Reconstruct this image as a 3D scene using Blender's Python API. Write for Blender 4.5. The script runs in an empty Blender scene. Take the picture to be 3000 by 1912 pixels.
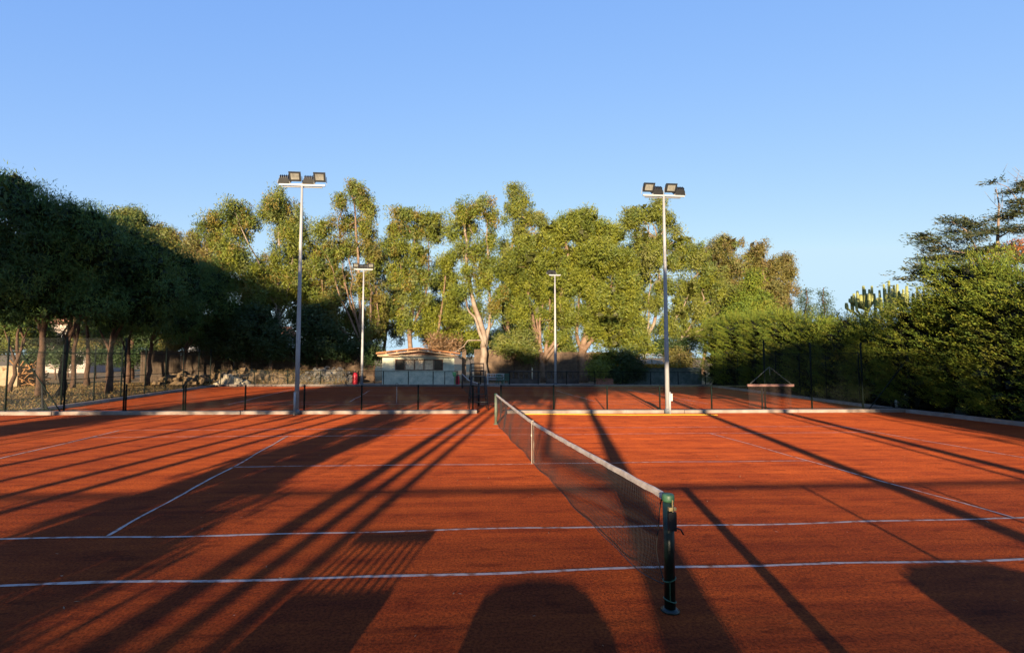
import bpy, math, random
import numpy as np
from mathutils import Vector, Matrix, Quaternion

random.seed(7)
rng = np.random.default_rng(11)
scene = bpy.context.scene
COL = scene.collection
R = math.radians

# ------------------------------------------------------------------ camera
CAM = np.array([-2.22895, -5.5777, 2.34905])
YAW, PIT, ROL, F, SX = 0.07407, 0.05935, 0.00495, 1471.66445, -124.55412
fwd = np.array([math.sin(YAW)*math.cos(PIT), math.cos(YAW)*math.cos(PIT), math.sin(PIT)])
rt0 = np.array([math.cos(YAW), -math.sin(YAW), 0.0])
up0 = np.cross(rt0, fwd)
rt = math.cos(ROL)*rt0 + math.sin(ROL)*up0
up = -math.sin(ROL)*rt0 + math.cos(ROL)*up0
K = 3000/2408.0
FD = F/K

cd = bpy.data.cameras.new('camera')
cam = bpy.data.objects.new('camera', cd)
COL.objects.link(cam)
M = Matrix.Identity(4)
for i in range(3):
    M[i][0] = rt[i]; M[i][1] = up[i]; M[i][2] = -fwd[i]; M[i][3] = CAM[i]
cam.matrix_world = M
cd.sensor_width = 36; cd.sensor_fit = 'HORIZONTAL'
cd.lens = F/3000*36
cd.shift_x = -SX/3000
cd.clip_end = 6000; cd.clip_start = 0.05
scene.camera = cam

def ray(px, py):
    return fwd + rt*(px*K-1500-SX)/F - up*(py*K-956)/F
def P(px, py, Y):
    """the point of the plane world y = Y seen at (px, py)"""
    d = ray(px, py); return CAM + d*(Y-CAM[1])/d[1]
def mpp(Y):
    return (Y-CAM[1])/FD           # metres per pixel of the survey grid at that distance

# ------------------------------------------------------------------ light
AZ, EL = R(14.5), math.atan(0.153)
ldir = Vector((math.sin(AZ)*math.cos(EL), math.cos(AZ)*math.cos(EL), -math.sin(EL)))
sd = bpy.data.lights.new('sun', 'SUN')
sun = bpy.data.objects.new('sun', sd); COL.objects.link(sun)
sd.energy = 4.4; sd.angle = R(0.5); sd.color = (1.0, 0.78, 0.52)
sun.rotation_mode = 'QUATERNION'
sun.rotation_quaternion = ldir.to_track_quat('-Z', 'Y')
sun.location = (-20, -60, 40)
w = bpy.data.worlds.new('World'); scene.world = w; w.use_nodes = True
nt = w.node_tree
bg = nt.nodes['Background']
sky = nt.nodes.new('ShaderNodeTexSky'); sky.sky_type = 'NISHITA'
sky.sun_disc = False; sky.sun_elevation = EL; sky.sun_rotation = AZ + math.pi
sky.air_density = 1.0; sky.dust_density = 0.1; sky.ozone_density = 3.0; sky.altitude = 50
# the evening sky is evener than the model's: soften each channel's range
sep = nt.nodes.new('ShaderNodeSeparateColor'); com = nt.nodes.new('ShaderNodeCombineColor')
nt.links.new(sky.outputs[0], sep.inputs[0])
for i, (g, k, top) in enumerate(((0.77, 0.725, 1.20), (0.56, 0.815, 1.66), (0.20, 1.58, 1.98))):
    pw = nt.nodes.new('ShaderNodeMath'); pw.operation = 'POWER'; pw.inputs[1].default_value = g
    ml = nt.nodes.new('ShaderNodeMath'); ml.operation = 'MULTIPLY'; ml.inputs[1].default_value = k
    nt.links.new(sep.outputs[i], pw.inputs[0]); nt.links.new(pw.outputs[0], ml.inputs[0]); mn = nt.nodes.new('ShaderNodeMath'); mn.operation = 'MINIMUM'; mn.inputs[1].default_value = top
    nt.links.new(ml.outputs[0], mn.inputs[0]); nt.links.new(mn.outputs[0], com.inputs[i])
nt.links.new(com.outputs[0], bg.inputs[0]); bg.inputs[1].default_value = 0.15
vs = scene.view_settings
vs.view_transform = 'Standard'; vs.look = 'None'; vs.gamma = 1; vs.exposure = 1.75
scene.render.engine = 'CYCLES'
scene.cycles.max_bounces = 6; scene.cycles.transparent_max_bounces = 24
scene.cycles.diffuse_bounces = 3

def SP(wv, s):
    """ground point from sun coordinates: w across the light, s along it"""
    return np.array([wv*math.cos(AZ)+s*math.sin(AZ), -wv*math.sin(AZ)+s*math.cos(AZ), 0.0])

# ------------------------------------------------------------------ materials
def new_mat(name):
    m = bpy.data.materials.new(name); m.use_nodes = True
    return m, m.node_tree, m.node_tree.nodes['Principled BSDF']

def mat(name, c, rough=0.7, metal=0.0, var=0.25, scale=6.0, bump=0.0, bscale=40.0, c2=None, spec=0.4, ramp=(0.3, 0.7)):
    m, t, b = new_mat(name)
    N, L = t.nodes, t.links
    tc = N.new('ShaderNodeTexCoord')
    nz = N.new('ShaderNodeTexNoise'); nz.inputs['Scale'].default_value = scale; nz.inputs['Detail'].default_value = 6
    L.new(tc.outputs['Object'], nz.inputs['Vector'])
    cr = N.new('ShaderNodeValToRGB')
    cr.color_ramp.elements[0].position, cr.color_ramp.elements[1].position = ramp
    lo = c2 if c2 else tuple(x*(1-var) for x in c)
    hi = c if c2 else tuple(min(1, x*(1+var)) for x in c)
    cr.color_ramp.elements[0].color = (*lo, 1); cr.color_ramp.elements[1].color = (*hi, 1)
    L.new(nz.outputs['Fac'], cr.inputs['Fac']); L.new(cr.outputs['Color'], b.inputs['Base Color'])
    b.inputs['Roughness'].default_value = rough; b.inputs['Metallic'].default_value = metal
    b.inputs['Specular IOR Level'].default_value = spec
    if bump:
        n2 = N.new('ShaderNodeTexNoise'); n2.inputs['Scale'].default_value = bscale; n2.inputs['Detail'].default_value = 5
        L.new(tc.outputs['Object'], n2.inputs['Vector'])
        bp = N.new('ShaderNodeBump'); bp.inputs['Strength'].default_value = bump; bp.inputs['Distance'].default_value = 0.05
        L.new(n2.outputs['Fac'], bp.inputs['Height']); L.new(bp.outputs['Normal'], b.inputs['Normal'])
    return m

def leaf_mat(name, trans=0.3, rough=0.55):
    m, t, b = new_mat(name); N, L = t.nodes, t.links
    at = N.new('ShaderNodeAttribute'); at.attribute_name = 'tint'
    L.new(at.outputs['Color'], b.inputs['Base Color']); b.inputs['Roughness'].default_value = rough
    b.inputs['Specular IOR Level'].default_value = 0.25
    tr = N.new('ShaderNodeBsdfTranslucent'); L.new(at.outputs['Color'], tr.inputs['Color'])
    mx = N.new('ShaderNodeMixShader'); mx.inputs[0].default_value = trans
    L.new(b.outputs[0], mx.inputs[1]); L.new(tr.outputs[0], mx.inputs[2])
    L.new(mx.outputs[0], N['Material Output'].inputs['Surface'])
    return m

def clay_mat():
    m, t, b = new_mat('clay'); N, L = t.nodes, t.links
    tc = N.new('ShaderNodeTexCoord')
    def noise(scale, detail=6, rough=0.6, vec=None):
        n = N.new('ShaderNodeTexNoise'); n.inputs['Scale'].default_value = scale
        n.inputs['Detail'].default_value = detail; n.inputs['Roughness'].default_value = rough
        L.new(vec if vec else tc.outputs['Object'], n.inputs['Vector']); return n
    mp = N.new('ShaderNodeMapping'); mp.inputs['Scale'].default_value = (0.12, 1.6, 1.0)
    mp.inputs['Rotation'].default_value = (0, 0, R(6))
    L.new(tc.outputs['Object'], mp.inputs['Vector'])
    streak = noise(2.2, 8, 0.65, mp.outputs['Vector'])      # brushed along the court
    patch = noise(0.35, 5, 0.55)
    grain = noise(34, 5, 0.8)
    fine = noise(16, 5, 0.7)
    def math_(op, a, c=None, v=None):
        n = N.new('ShaderNodeMath'); n.operation = op
        L.new(a, n.inputs[0])
        if c is not None: L.new(c, n.inputs[1])
        elif v is not None: n.inputs[1].default_value = v
        return n.outputs[0]
    s = math_('ADD', math_('MULTIPLY', streak.outputs['Fac'], v=0.6), math_('MULTIPLY', patch.outputs['Fac'], v=0.25))
    s = math_('ADD', s, math_('MULTIPLY', fine.outputs['Fac'], v=0.15))
    wear = noise(1.1, 7, 0.7)
    s = math_('ADD', math_('MULTIPLY', s, v=0.72), math_('MULTIPLY', wear.outputs['Fac'], v=0.28))
    cr = N.new('ShaderNodeValToRGB'); e = cr.color_ramp.elements
    e[0].position = 0.40; e[0].color = (0.118, 0.0185, 0.0048, 1)
    e[1].position = 0.60; e[1].color = (0.268, 0.0530, 0.0092, 1)
    L.new(s, cr.inputs['Fac'])
    g2 = N.new('ShaderNodeValToRGB'); ge = g2.color_ramp.elements
    ge[0].position = 0.40; ge[0].color = (0.32, 0.28, 0.28, 1); ge[1].position = 0.58; ge[1].color = (1.12, 1.12, 1.12, 1)
    L.new(grain.outputs['Fac'], g2.inputs['Fac'])
    mx = N.new('ShaderNodeMix'); mx.data_type = 'RGBA'; mx.blend_type = 'MULTIPLY'; mx.inputs[0].default_value = 0.8
    L.new(cr.outputs['Color'], mx.inputs[6]); L.new(g2.outputs['Color'], mx.inputs[7])
    mp2 = N.new('ShaderNodeMapping'); mp2.inputs['Scale'].default_value = (1.0, 2.6, 1.0); mp2.inputs['Rotation'].default_value = (0, 0, R(-18))
    L.new(tc.outputs['Object'], mp2.inputs['Vector'])
    sc_ = noise(1.7, 4, 0.62, mp2.outputs['Vector'])
    g3 = N.new('ShaderNodeValToRGB'); g3.color_ramp.elements[0].position = 0.56; g3.color_ramp.elements[0].color = (1, 1, 1, 1)
    g3.color_ramp.elements[1].position = 0.66; g3.color_ramp.elements[1].color = (0.66, 0.62, 0.62, 1)
    L.new(sc_.outputs['Fac'], g3.inputs['Fac'])
    mx2 = N.new('ShaderNodeMix'); mx2.data_type = 'RGBA'; mx2.blend_type = 'MULTIPLY'; mx2.inputs[0].default_value = 1.0
    L.new(mx.outputs[2], mx2.inputs[6]); L.new(g3.outputs['Color'], mx2.inputs[7])
    L.new(mx2.outputs[2], b.inputs['Base Color'])
    b.inputs['Roughness'].default_value = 0.95; b.inputs['Specular IOR Level'].default_value = 0.1; b.inputs['Diffuse Roughness'].default_value = 1.0
    h = math_('ADD', math_('MULTIPLY', grain.outputs['Fac'], v=0.5), math_('MULTIPLY', fine.outputs['Fac'], v=0.6))
    bp = N.new('ShaderNodeBump'); bp.inputs['Strength'].default_value = 0.5; bp.inputs['Distance'].default_value = 0.015
    L.new(h, bp.inputs['Height']); L.new(bp.outputs['Normal'], b.inputs['Normal'])
    return m

def mesh_mat(name, c, cell=0.06, wire=0.09, diamond=True):
    """woven wire: threads of the pattern are solid, the holes between them are open"""
    m, t, b = new_mat(name); N, L = t.nodes, t.links
    uv = N.new('ShaderNodeUVMap'); sp = N.new('ShaderNodeSeparateXYZ'); L.new(uv.outputs[0], sp.inputs[0])
    def mt(op, a, bb):
        n = N.new('ShaderNodeMath'); n.operation = op
        for i, x in enumerate((a, bb)):
            if isinstance(x, float): n.inputs[i].default_value = x
            else: L.new(x, n.inputs[i])
        return n.outputs[0]
    u, v = sp.outputs[0], sp.outputs[1]
    if diamond: p, q = mt('ADD', u, v), mt('SUBTRACT', u, v)
    else: p, q = u, v
    a = mt('LESS_THAN', mt('FRACT', mt('DIVIDE', p, cell), 0.0), wire)
    d = mt('LESS_THAN', mt('FRACT', mt('DIVIDE', q, cell), 0.0), wire)
    o = mt('MAXIMUM', a, d)
    b.inputs['Base Color'].default_value = (*c, 1); b.inputs['Roughness'].default_value = 0.6
    tr = N.new('ShaderNodeBsdfTransparent'); mx = N.new('ShaderNodeMixShader')
    L.new(o, mx.inputs[0]); L.new(tr.outputs[0], mx.inputs[1]); L.new(b.outputs[0], mx.inputs[2])
    L.new(mx.outputs[0], N['Material Output'].inputs['Surface'])
    return m

CLAY = clay_mat()
LINE = mat('line_tape', (0.40, 0.315, 0.275), 0.9, scale=7, c2=(0.19, 0.075, 0.045), ramp=(0.33, 0.52), spec=0.1)
SOIL = mat('soil', (0.34, 0.20, 0.07), 0.95, scale=1.2, c2=(0.15, 0.095, 0.035), bump=0.8, bscale=7)
KERB = mat('kerb_concrete', (0.27, 0.23, 0.20), 0.9, scale=2.2, c2=(0.17, 0.125, 0.10), bump=0.3, bscale=20)
GREENM = mat('dark_green_paint', (0.004, 0.009, 0.007), 0.8, var=0.3, spec=0.15)
BLACKM = mat('black_metal', (0.012, 0.013, 0.015), 0.5, var=0.3)
GALV = mat('galvanised_steel', (0.30, 0.30, 0.305), 0.55, metal=0.1, var=0.08, scale=3)
WHITE = mat('white_paint', (0.42, 0.41, 0.39), 0.6, var=0.08)
LENS = mat('lamp_glass', (0.17, 0.165, 0.145), 0.25, var=0.3, scale=9)
BANDM = mat('canvas_white', (0.52, 0.46, 0.41), 0.9, c2=(0.34, 0.27, 0.22), scale=9, bump=0.3, bscale=80)
CORD = mat('net_cord', (0.016, 0.012, 0.012), 0.8, var=0.3)
STRAP = mat('strap_webbing', (0.55, 0.47, 0.36), 0.85, var=0.2)
POSTG = mat('post_green', (0.004, 0.013, 0.009), 0.4, var=0.4, scale=14)
CAPG = mat('cap_green', (0.03, 0.085, 0.045), 0.5, var=0.35, scale=25)
BRASS = mat('worn_brass', (0.45, 0.36, 0.18), 0.45, metal=0.5, var=0.2)
ROPE = mat('rope', (0.12, 0.12, 0.10), 0.9, var=0.2)
BARK_E = mat('gum_bark', (0.22, 0.15, 0.10), 0.85, scale=2.5, c2=(0.11, 0.06, 0.035), bump=0.4, bscale=9)
BARK_W = mat('pale_gum_bark', (0.27, 0.22, 0.17), 0.85, scale=2.0, c2=(0.15, 0.10, 0.07), bump=0.3, bscale=9)
BARK_P = mat('pine_bark', (0.10, 0.055, 0.032), 0.95, scale=4, c2=(0.04, 0.022, 0.015), bump=0.9, bscale=12)
LEAF = leaf_mat('leaf', 0.15, 0.5)
NEEDLE = leaf_mat('needle', 0.1, 0.7)
CHAIN = mesh_mat('chain_link', (0.008, 0.016, 0.011), 0.06, 0.05)
NETW = mesh_mat('net_weave', (0.010, 0.010, 0.012), 0.045, 0.17, False)
DRAGM = mesh_mat('drag_weave', (0.03, 0.015, 0.012), 0.03, 0.12, False)
PLASTER = mat('hut_plaster', (0.62, 0.60, 0.46), 0.9, scale=2.2, c2=(0.34, 0.38, 0.31), bump=0.25, bscale=12)
WOOD_O = mat('orange_timber', (0.26, 0.11, 0.035), 0.7, var=0.25, scale=8)
WOOD_P = mat('pale_timber', (0.32, 0.20, 0.11), 0.7, var=0.2, scale=8)
WOOD_D = mat('dark_timber', (0.13, 0.055, 0.03), 0.6, var=0.3, scale=8)
REED = mat('reed_screen', (0.14, 0.095, 0.06), 0.95, scale=3, c2=(0.07, 0.045, 0.03), bump=0.5, bscale=25)
STONE = mat('rubble_stone', (0.20, 0.17, 0.13), 0.9, scale=2.5, c2=(0.07, 0.055, 0.04), bump=0.5, bscale=10)
STONEW = mat('pale_stone', (0.30, 0.26, 0.19), 0.9, scale=3, c2=(0.18, 0.15, 0.10), bump=0.5, bscale=10)
DARKWALL = mat('dark_wall', (0.075, 0.055, 0.045), 0.9, scale=2, var=0.4, bump=0.4, bscale=10)
REDM = mat('red_paint', (0.50, 0.02, 0.03), 0.4, var=0.15)
GREENP = mat('green_plastic', (0.015, 0.10, 0.06), 0.45, var=0.2)
LIME = mat('lime_plastic', (0.20, 0.50, 0.18), 0.5, var=0.15)
YELLOW = mat('yellow_rubber', (0.55, 0.33, 0.03), 0.5, var=0.08)
TERRA = mat('terracotta', (0.33, 0.14, 0.09), 0.85, var=0.2)
GLASS = mat('dark_glass', (0.03, 0.025, 0.02), 0.15, var=0.3)
CURT = mat('curtain_cloth', (0.72, 0.56, 0.38), 0.9, var=0.25, scale=5)
CACT = mat('cactus_skin', (0.26, 0.27, 0.085), 0.6, scale=3, c2=(0.17, 0.19, 0.06))
HOUSEW = mat('house_render', (0.36, 0.30, 0.26), 0.9, var=0.08)
TILE = mat('roof_tile', (0.34, 0.15, 0.08), 0.9, var=0.25, scale=10, bump=0.4, bscale=20)
SAND = mat('sandy_soil', (0.28, 0.21, 0.13), 0.95, var=0.2, scale=4, bump=0.5, bscale=15)

# ------------------------------------------------------------------ mesh building
class MB:
    def __init__(s): s.v = []; s.f = []; s.uv = {}
    def add(s, vs_, fs):
        o = len(s.v); s.v += [tuple(map(float, p)) for p in vs_]; s.f += [tuple(i+o for i in f) for f in fs]; return o
    def box(s, c, d, rz=0.0, rx=0.0):
        x, y, z = (k/2 for k in d)
        vs_ = [Vector((a*x, b*y, e*z)) for a in (-1, 1) for b in (-1, 1) for e in (-1, 1)]
        m = Matrix.Rotation(rz, 3, 'Z') @ Matrix.Rotation(rx, 3, 'X')
        s.add([m @ v + Vector(c) for v in vs_], [(0,1,3,2),(4,6,7,5),(0,4,5,1),(2,3,7,6),(0,2,6,4),(1,5,7,3)]); return s
    def tube(s, pts, rad, n=6, cap=True):
        pts = [Vector(p) for p in pts]
        if not hasattr(rad, '__len__'): rad = [rad]*len(pts)
        rings = []; ref = None
        for i, p in enumerate(pts):
            d = (pts[min(i+1, len(pts)-1)] - pts[max(i-1, 0)]).normalized()
            if ref is None:
                ref = d.orthogonal().normalized()
            ref = (ref - d*ref.dot(d))
            ref = ref.normalized() if ref.length > 1e-6 else d.orthogonal().normalized()
            b = d.cross(ref)
            rings.append(s.add([p + (ref*math.cos(a)+b*math.sin(a))*rad[i] for a in [2*math.pi*k/n for k in range(n)]], []))
        for a, b in zip(rings, rings[1:]):
            for k in range(n):
                s.f.append((a+k, a+(k+1) % n, b+(k+1) % n, b+k))
        if cap:
            s.f.append(tuple(rings[0]+k for k in reversed(range(n)))); s.f.append(tuple(rings[-1]+k for k in range(n)))
        return s
    def lathe(s, c, prof, n=16):
        rings = [s.add([(c[0]+r*math.cos(2*math.pi*k/n), c[1]+r*math.sin(2*math.pi*k/n), c[2]+z) for k in range(n)], []) for r, z in prof]
        for a, b in zip(rings, rings[1:]):
            for k in range(n): s.f.append((a+k, a+(k+1) % n, b+(k+1) % n, b+k))
        s.f.append(tuple(rings[0]+k for k in reversed(range(n)))); s.f.append(tuple(rings[-1]+k for k in range(n)))
        return s
    def panel(s, a, b, z0, z1):
        """upright woven panel from a to b, with a map in metres"""
        a = Vector((a[0], a[1], 0)); b = Vector((b[0], b[1], 0)); l = (b-a).length
        z0 = z0 if hasattr(z0, '__len__') else (z0, z0); z1 = z1 if hasattr(z1, '__len__') else (z1, z1)
        o = s.add([a+Vector((0,0,z0[0])), b+Vector((0,0,z0[1])), b+Vector((0,0,z1[1])), a+Vector((0,0,z1[0]))], [(0,1,2,3)])
        for k, q in enumerate([(0, z0[0]), (l, z0[1]), (l, z1[1]), (0, z1[0])]): s.uv[o+k] = q
        return s
    def build(s, name, m, parent=None, smooth=False, origin=None):
        me = bpy.data.meshes.new(name)
        v = s.v
        if origin is not None: v = [(p[0]-origin[0], p[1]-origin[1], p[2]-origin[2]) for p in v]
        me.from_pydata(v, [], s.f)
        if s.uv:
            l = me.uv_layers.new(name='UVMap')
            for i, lp in enumerate(me.loops): l.data[i].uv = s.uv.get(lp.vertex_index, (0, 0))
        me.materials.append(m)
        if smooth: me.polygons.foreach_set('use_smooth', [True]*len(me.polygons))
        me.update()
        o = bpy.data.objects.new(name, me); COL.objects.link(o)
        if parent is not None:
            o.parent = parent
            if origin is None: o.location = -Vector(parent.location)
        elif origin is not None: o.location = origin
        return o

def tag(o, label, cat, group=None):
    o['label'] = label; o['category'] = cat
    if group: o['group'] = group
    return o
def thing(name, label, cat, loc=(0, 0, 0), group=None):
    o = bpy.data.objects.new(name, None); COL.objects.link(o); o.location = tuple(map(float, loc))
    o.empty_display_size = 0.2
    return tag(o, label, cat, group)
def struct(o): o['kind'] = 'structure'; return o
def stuff(o, label=None): 
    o['kind'] = 'stuff'
    if label: o['label'] = label
    return o

# ------------------------------------------------------------------ foliage
def leaf_mesh(name, C, A, B, L, W, col, m, parent=None):
    """one leaf-shaped face per row: centre C, long axis A, side axis B"""
    n = len(C)
    if parent is not None: C = C - np.array(parent.location)
    V = np.empty((n, 4, 3))
    a = A*L[:, None]*0.5; b = B*W[:, None]*0.5
    V[:, 0] = C-a; V[:, 1] = C+b-a*0.1; V[:, 2] = C+a; V[:, 3] = C-b-a*0.1
    me = bpy.data.meshes.new(name)
    me.vertices.add(n*4); me.vertices.foreach_set('co', V.ravel().astype(np.float32))
    me.loops.add(n*4); me.loops.foreach_set('vertex_index', np.arange(n*4, dtype=np.int32))
    me.polygons.add(n); me.polygons.foreach_set('loop_start', np.arange(0, n*4, 4, dtype=np.int32))
    me.polygons.foreach_set('loop_total', np.full(n, 4, dtype=np.int32))
    at = me.attributes.new('tint', 'FLOAT_COLOR', 'POINT')
    c4 = np.ones((n, 4, 4)); c4[:, :, :3] = np.clip(col, 0.005, 1)[:, None, :]
    at.data.foreach_set('color', c4.ravel().astype(np.float32))
    me.materials.append(m); me.update(calc_edges=True); me.validate()
    o = bpy.data.objects.new(name, me); COL.objects.link(o)
    if parent is not None: o.parent = parent
    return o
def unit(a):
    return a/np.maximum(np.linalg.norm(a, axis=-1, keepdims=True), 1e-9)
def rdir(n): return unit(rng.normal(size=(n, 3)))
def sides(A):
    return unit(np.cross(A, rdir(len(A))))

EUC = [(0.168, 0.178, 0.020), (0.140, 0.160, 0.021), (0.102, 0.132, 0.025), (0.181, 0.136, 0.028), (0.157, 0.178, 0.048), (0.079, 0.109, 0.024), (0.129, 0.155, 0.021)]
EUC2 = [(0.145, 0.158, 0.025), (0.113, 0.136, 0.031), (0.089, 0.121, 0.028), (0.164, 0.166, 0.045)]
EUC3 = [(0.157, 0.132, 0.033), (0.135, 0.121, 0.033), (0.164, 0.121, 0.045), (0.113, 0.113, 0.033)]
YG = [(0.168, 0.178, 0.020), (0.140, 0.160, 0.020), (0.107, 0.132, 0.021)]
PINEC = [(0.042, 0.088, 0.020), (0.060, 0.108, 0.020), (0.084, 0.120, 0.020), (0.032, 0.070, 0.020)]
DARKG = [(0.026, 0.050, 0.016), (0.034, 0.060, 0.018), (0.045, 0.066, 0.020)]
CYP = [(0.136, 0.167, 0.015), (0.109, 0.147, 0.015), (0.077, 0.120, 0.017), (0.150, 0.157, 0.019)]
DRY = [(0.20, 0.12, 0.06), (0.16, 0.095, 0.045), (0.22, 0.14, 0.08)]

def crown(name, blobs, pal, parent, dens=5.5, per=115, sig=0.38, L=(0.20, 0.38), W=(0.05, 0.085), droop=0.7, m=None, shell=0.5, fill=0.0, sub=0):
    """leaf clumps through the volume of each blob (centre, (rx, ry, rz))"""
    Cs, As, cols, Ls, Ws, Ns = [], [], [], [], [], []
    pal = np.array(pal)
    for c, r in blobs:
        r = np.array(r); c = np.array(c)
        nc = max(5, int(dens*(r[0]*r[2]+0.3)*2.2))
        u = rdir(nc)
        q = shell + (1-shell)*rng.random(nc)**0.6
        q *= 1 + 0.13*np.clip(rng.normal(size=nc), -1.6, 1.6)
        cc = c + u*q[:, None]*r
        hub = np.repeat(c[None, :], nc, 0)
        if sub:      # the lobe is a bunch of smaller hanging tufts with gaps between them
            hs_ = c + rdir(sub)*(rng.random(sub)**0.5*0.78)[:, None]*r
            w_ = rng.integers(0, sub, nc); hub = hs_[w_]
            cc = hub + u*(q*rng.uniform(0.36, 0.56, sub)[w_])[:, None]*r
        tone = pal[rng.integers(0, len(pal), nc)]
        sz = 0.6 + 0.8*rng.random(nc)
        k = per
        pos = np.repeat(cc, k, 0) + np.clip(rng.normal(size=(nc*k, 3)), -1.5, 1.5)*sig*np.repeat(sz, k)[:, None]*np.array([1, 1, 0.85 if droop < 0.5 else 1.2])
        ax = rdir(nc*k); ax[:, 2] = ax[:, 2]*(1-droop) - droop*(0.6+0.6*rng.random(nc*k)); ax = unit(ax)
        nn = np.repeat(unit((cc-hub)/r), k, 0) + 0.6*unit((pos-np.repeat(cc, k, 0))) + np.array([0, 0, 0.25]) + 0.65*rng.normal(size=(nc*k, 3)); Ns.append(unit(nn))
        Cs.append(pos); As.append(ax)
        cols.append(np.repeat(tone, k, 0)*(0.84+0.32*rng.random((nc*k, 1))))
        Ls.append(rng.uniform(*L, nc*k)); Ws.append(rng.uniform(*W, nc*k))
        if fill:  # large inner leaves, colour darkened to stand in for shade within the crown
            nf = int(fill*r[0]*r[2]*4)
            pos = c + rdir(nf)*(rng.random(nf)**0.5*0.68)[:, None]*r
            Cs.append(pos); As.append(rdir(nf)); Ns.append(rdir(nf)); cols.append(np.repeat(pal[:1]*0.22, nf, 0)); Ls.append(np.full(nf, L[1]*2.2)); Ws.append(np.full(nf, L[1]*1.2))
    C = np.concatenate(Cs); A = np.concatenate(As)
    return leaf_mesh(name, C, A, unit(np.cross(np.concatenate(Ns), A)+1e-4), np.concatenate(Ls), np.concatenate(Ws), np.concatenate(cols), m or LEAF, parent)

def px_blobs(lst, Y, dz=1.0, jit=0.8):
    out = []; k = mpp(Y)
    for (x, y, rx, ry) in lst:
        yy = Y + random.uniform(-jit, jit)
        out.append((P(x, y, yy), (rx*k, max(0.7, (rx+ry)*0.5*k*dz), ry*k)))
    return out

def wig(a, b, n=4, j=0.06):
    a, b = Vector(a), Vector(b); l = (b-a).length
    return [a.lerp(b, i/n) + (Vector((random.gauss(0, 1), random.gauss(0, 1), random.gauss(0, .5)))*j*l if 0 < i < n else Vector((0, 0, 0))) for i in range(n+1)]

def trunk(stems, m, parent, limbs=(), r_limb=0.09, n=7):
    """stems: (points, radii); limbs: (from, to, radius)"""
    b = MB()
    for pts, rad in stems: b.tube(pts, rad, n)
    for a, c, r in limbs: b.tube(wig(a, c), [r*(1-0.8*i/4) for i in range(5)], 5)
    return b.build('trunk', m, parent, smooth=True)

def px_tree(name, label, cat, Y, base, blobs, stems, pal, bark=None, group=None, nl=6, r0=0.3, **kw):
    bx = P(base, 880, Y)[0]
    t = thing(name, label, cat, (bx, Y, 0), group)
    if name in ('gum_tree', 'stone_pine', 'broadleaf_tree'): kw.setdefault('sub', 0 if name == 'stone_pine' else 8)
    if name == 'gum_tree': kw['sig'] = 0.30; kw['dens'] = kw.get('dens', 5.5)*1.25; kw['per'] = 95
    if name == 'gum_tree': kw['fill'] = kw.get('fill', 0)*0.6
    sh = (1.16 if name == 'gum_tree' else 1.0)*kw.pop('grow', 1.0)
    jr = lambda: random.uniform(0.78, 1.26) if name == 'gum_tree' else 1.0
    bl = px_blobs([(x_+random.gauss(0, 5)*(sh > 1), y_+random.gauss(0, 5)*(sh > 1), a_*sh*jr(), b_*sh*jr()) for x_, y_, a_, b_ in blobs], Y, kw.pop('dz', 1.0))
    st = []; fork = None
    for s in stems:
        pts = [Vector(P(x, y, Y + d)) for (x, y, d) in s]
        pts[0].z = max(0.0, pts[0].z) if s is not stems[0] else -0.1
        k = len(pts); sub = []
        for a, c in zip(pts, pts[1:]): sub += wig(a, c, 3, 0.03)[:-1]
        sub.append(pts[-1]); m_ = len(sub)
        rr = r0 if s is stems[0] else r0*(0.22 if s[-1][1] > s[0][1] else 0.55)
        st.append((sub, [rr*(1.25 if i == 0 else 1)*(1-0.72*i/(m_-1)) for i in range(m_)]))
        if fork is None: fork = pts[-1]
    limbs = []
    ends = [s[0][-1] for s in st] + [s[0][len(s[0])//2] for s in st]
    for c, r in bl:
        e = min(ends, key=lambda q: (Vector(c)-q).length + (4 if q.z > c[2] else 0))
        limbs.append((e, Vector(c) + Vector((0, 0, r[2]*0.3)), r0*0.34))
        for _ in range(2):
            q = Vector(c) + Vector([random.uniform(-1, 1)*x*0.8 for x in r]); limbs.append((e.lerp(Vector(c), 0.6), q, r0*0.16))
    trunk(st, bark or BARK_E, t, limbs)
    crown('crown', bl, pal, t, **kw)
    return t

# ================================================================== SETTING
b = MB(); b.add([(-2500, -2500, -0.03), (2500, -2500, -0.03), (2500, 2500, -0.03), (-2500, 2500, -0.03)], [(0, 1, 2, 3)])
struct(b.build('ground', SOIL))
def sheet(name, pts, z, m): 
    b = MB(); b.add([(x, y, z) for x, y in pts], [tuple(range(len(pts)))]); return b.build(name, m)
LK = lambda y: -18.25 - (y-15.3)*0.02           # left border of the far court
RK = lambda y: 18.45 + (y-15.3)*0.105           # right border of the far court
court = struct(sheet('clay_court', [(-24, -9.5), (18.6, -9.5), (18.6, 15.3), (-24, 15.3)], 0.0, CLAY))
court2 = struct(sheet('clay_court', [(LK(15.5), 15.5), (RK(15.5), 15.5), (RK(33.6), 33.6), (LK(33.6), 33.6)], 0.0, CLAY))
struct(sheet('path', [(LK(33.9), 33.9), (RK(33.9), 33.9), (RK(39), 39), (LK(39), 39)], -0.01, mat('path_gravel', (0.22, 0.18, 0.15), 0.95, scale=6, var=0.3, bump=0.4, bscale=30)))

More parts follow.
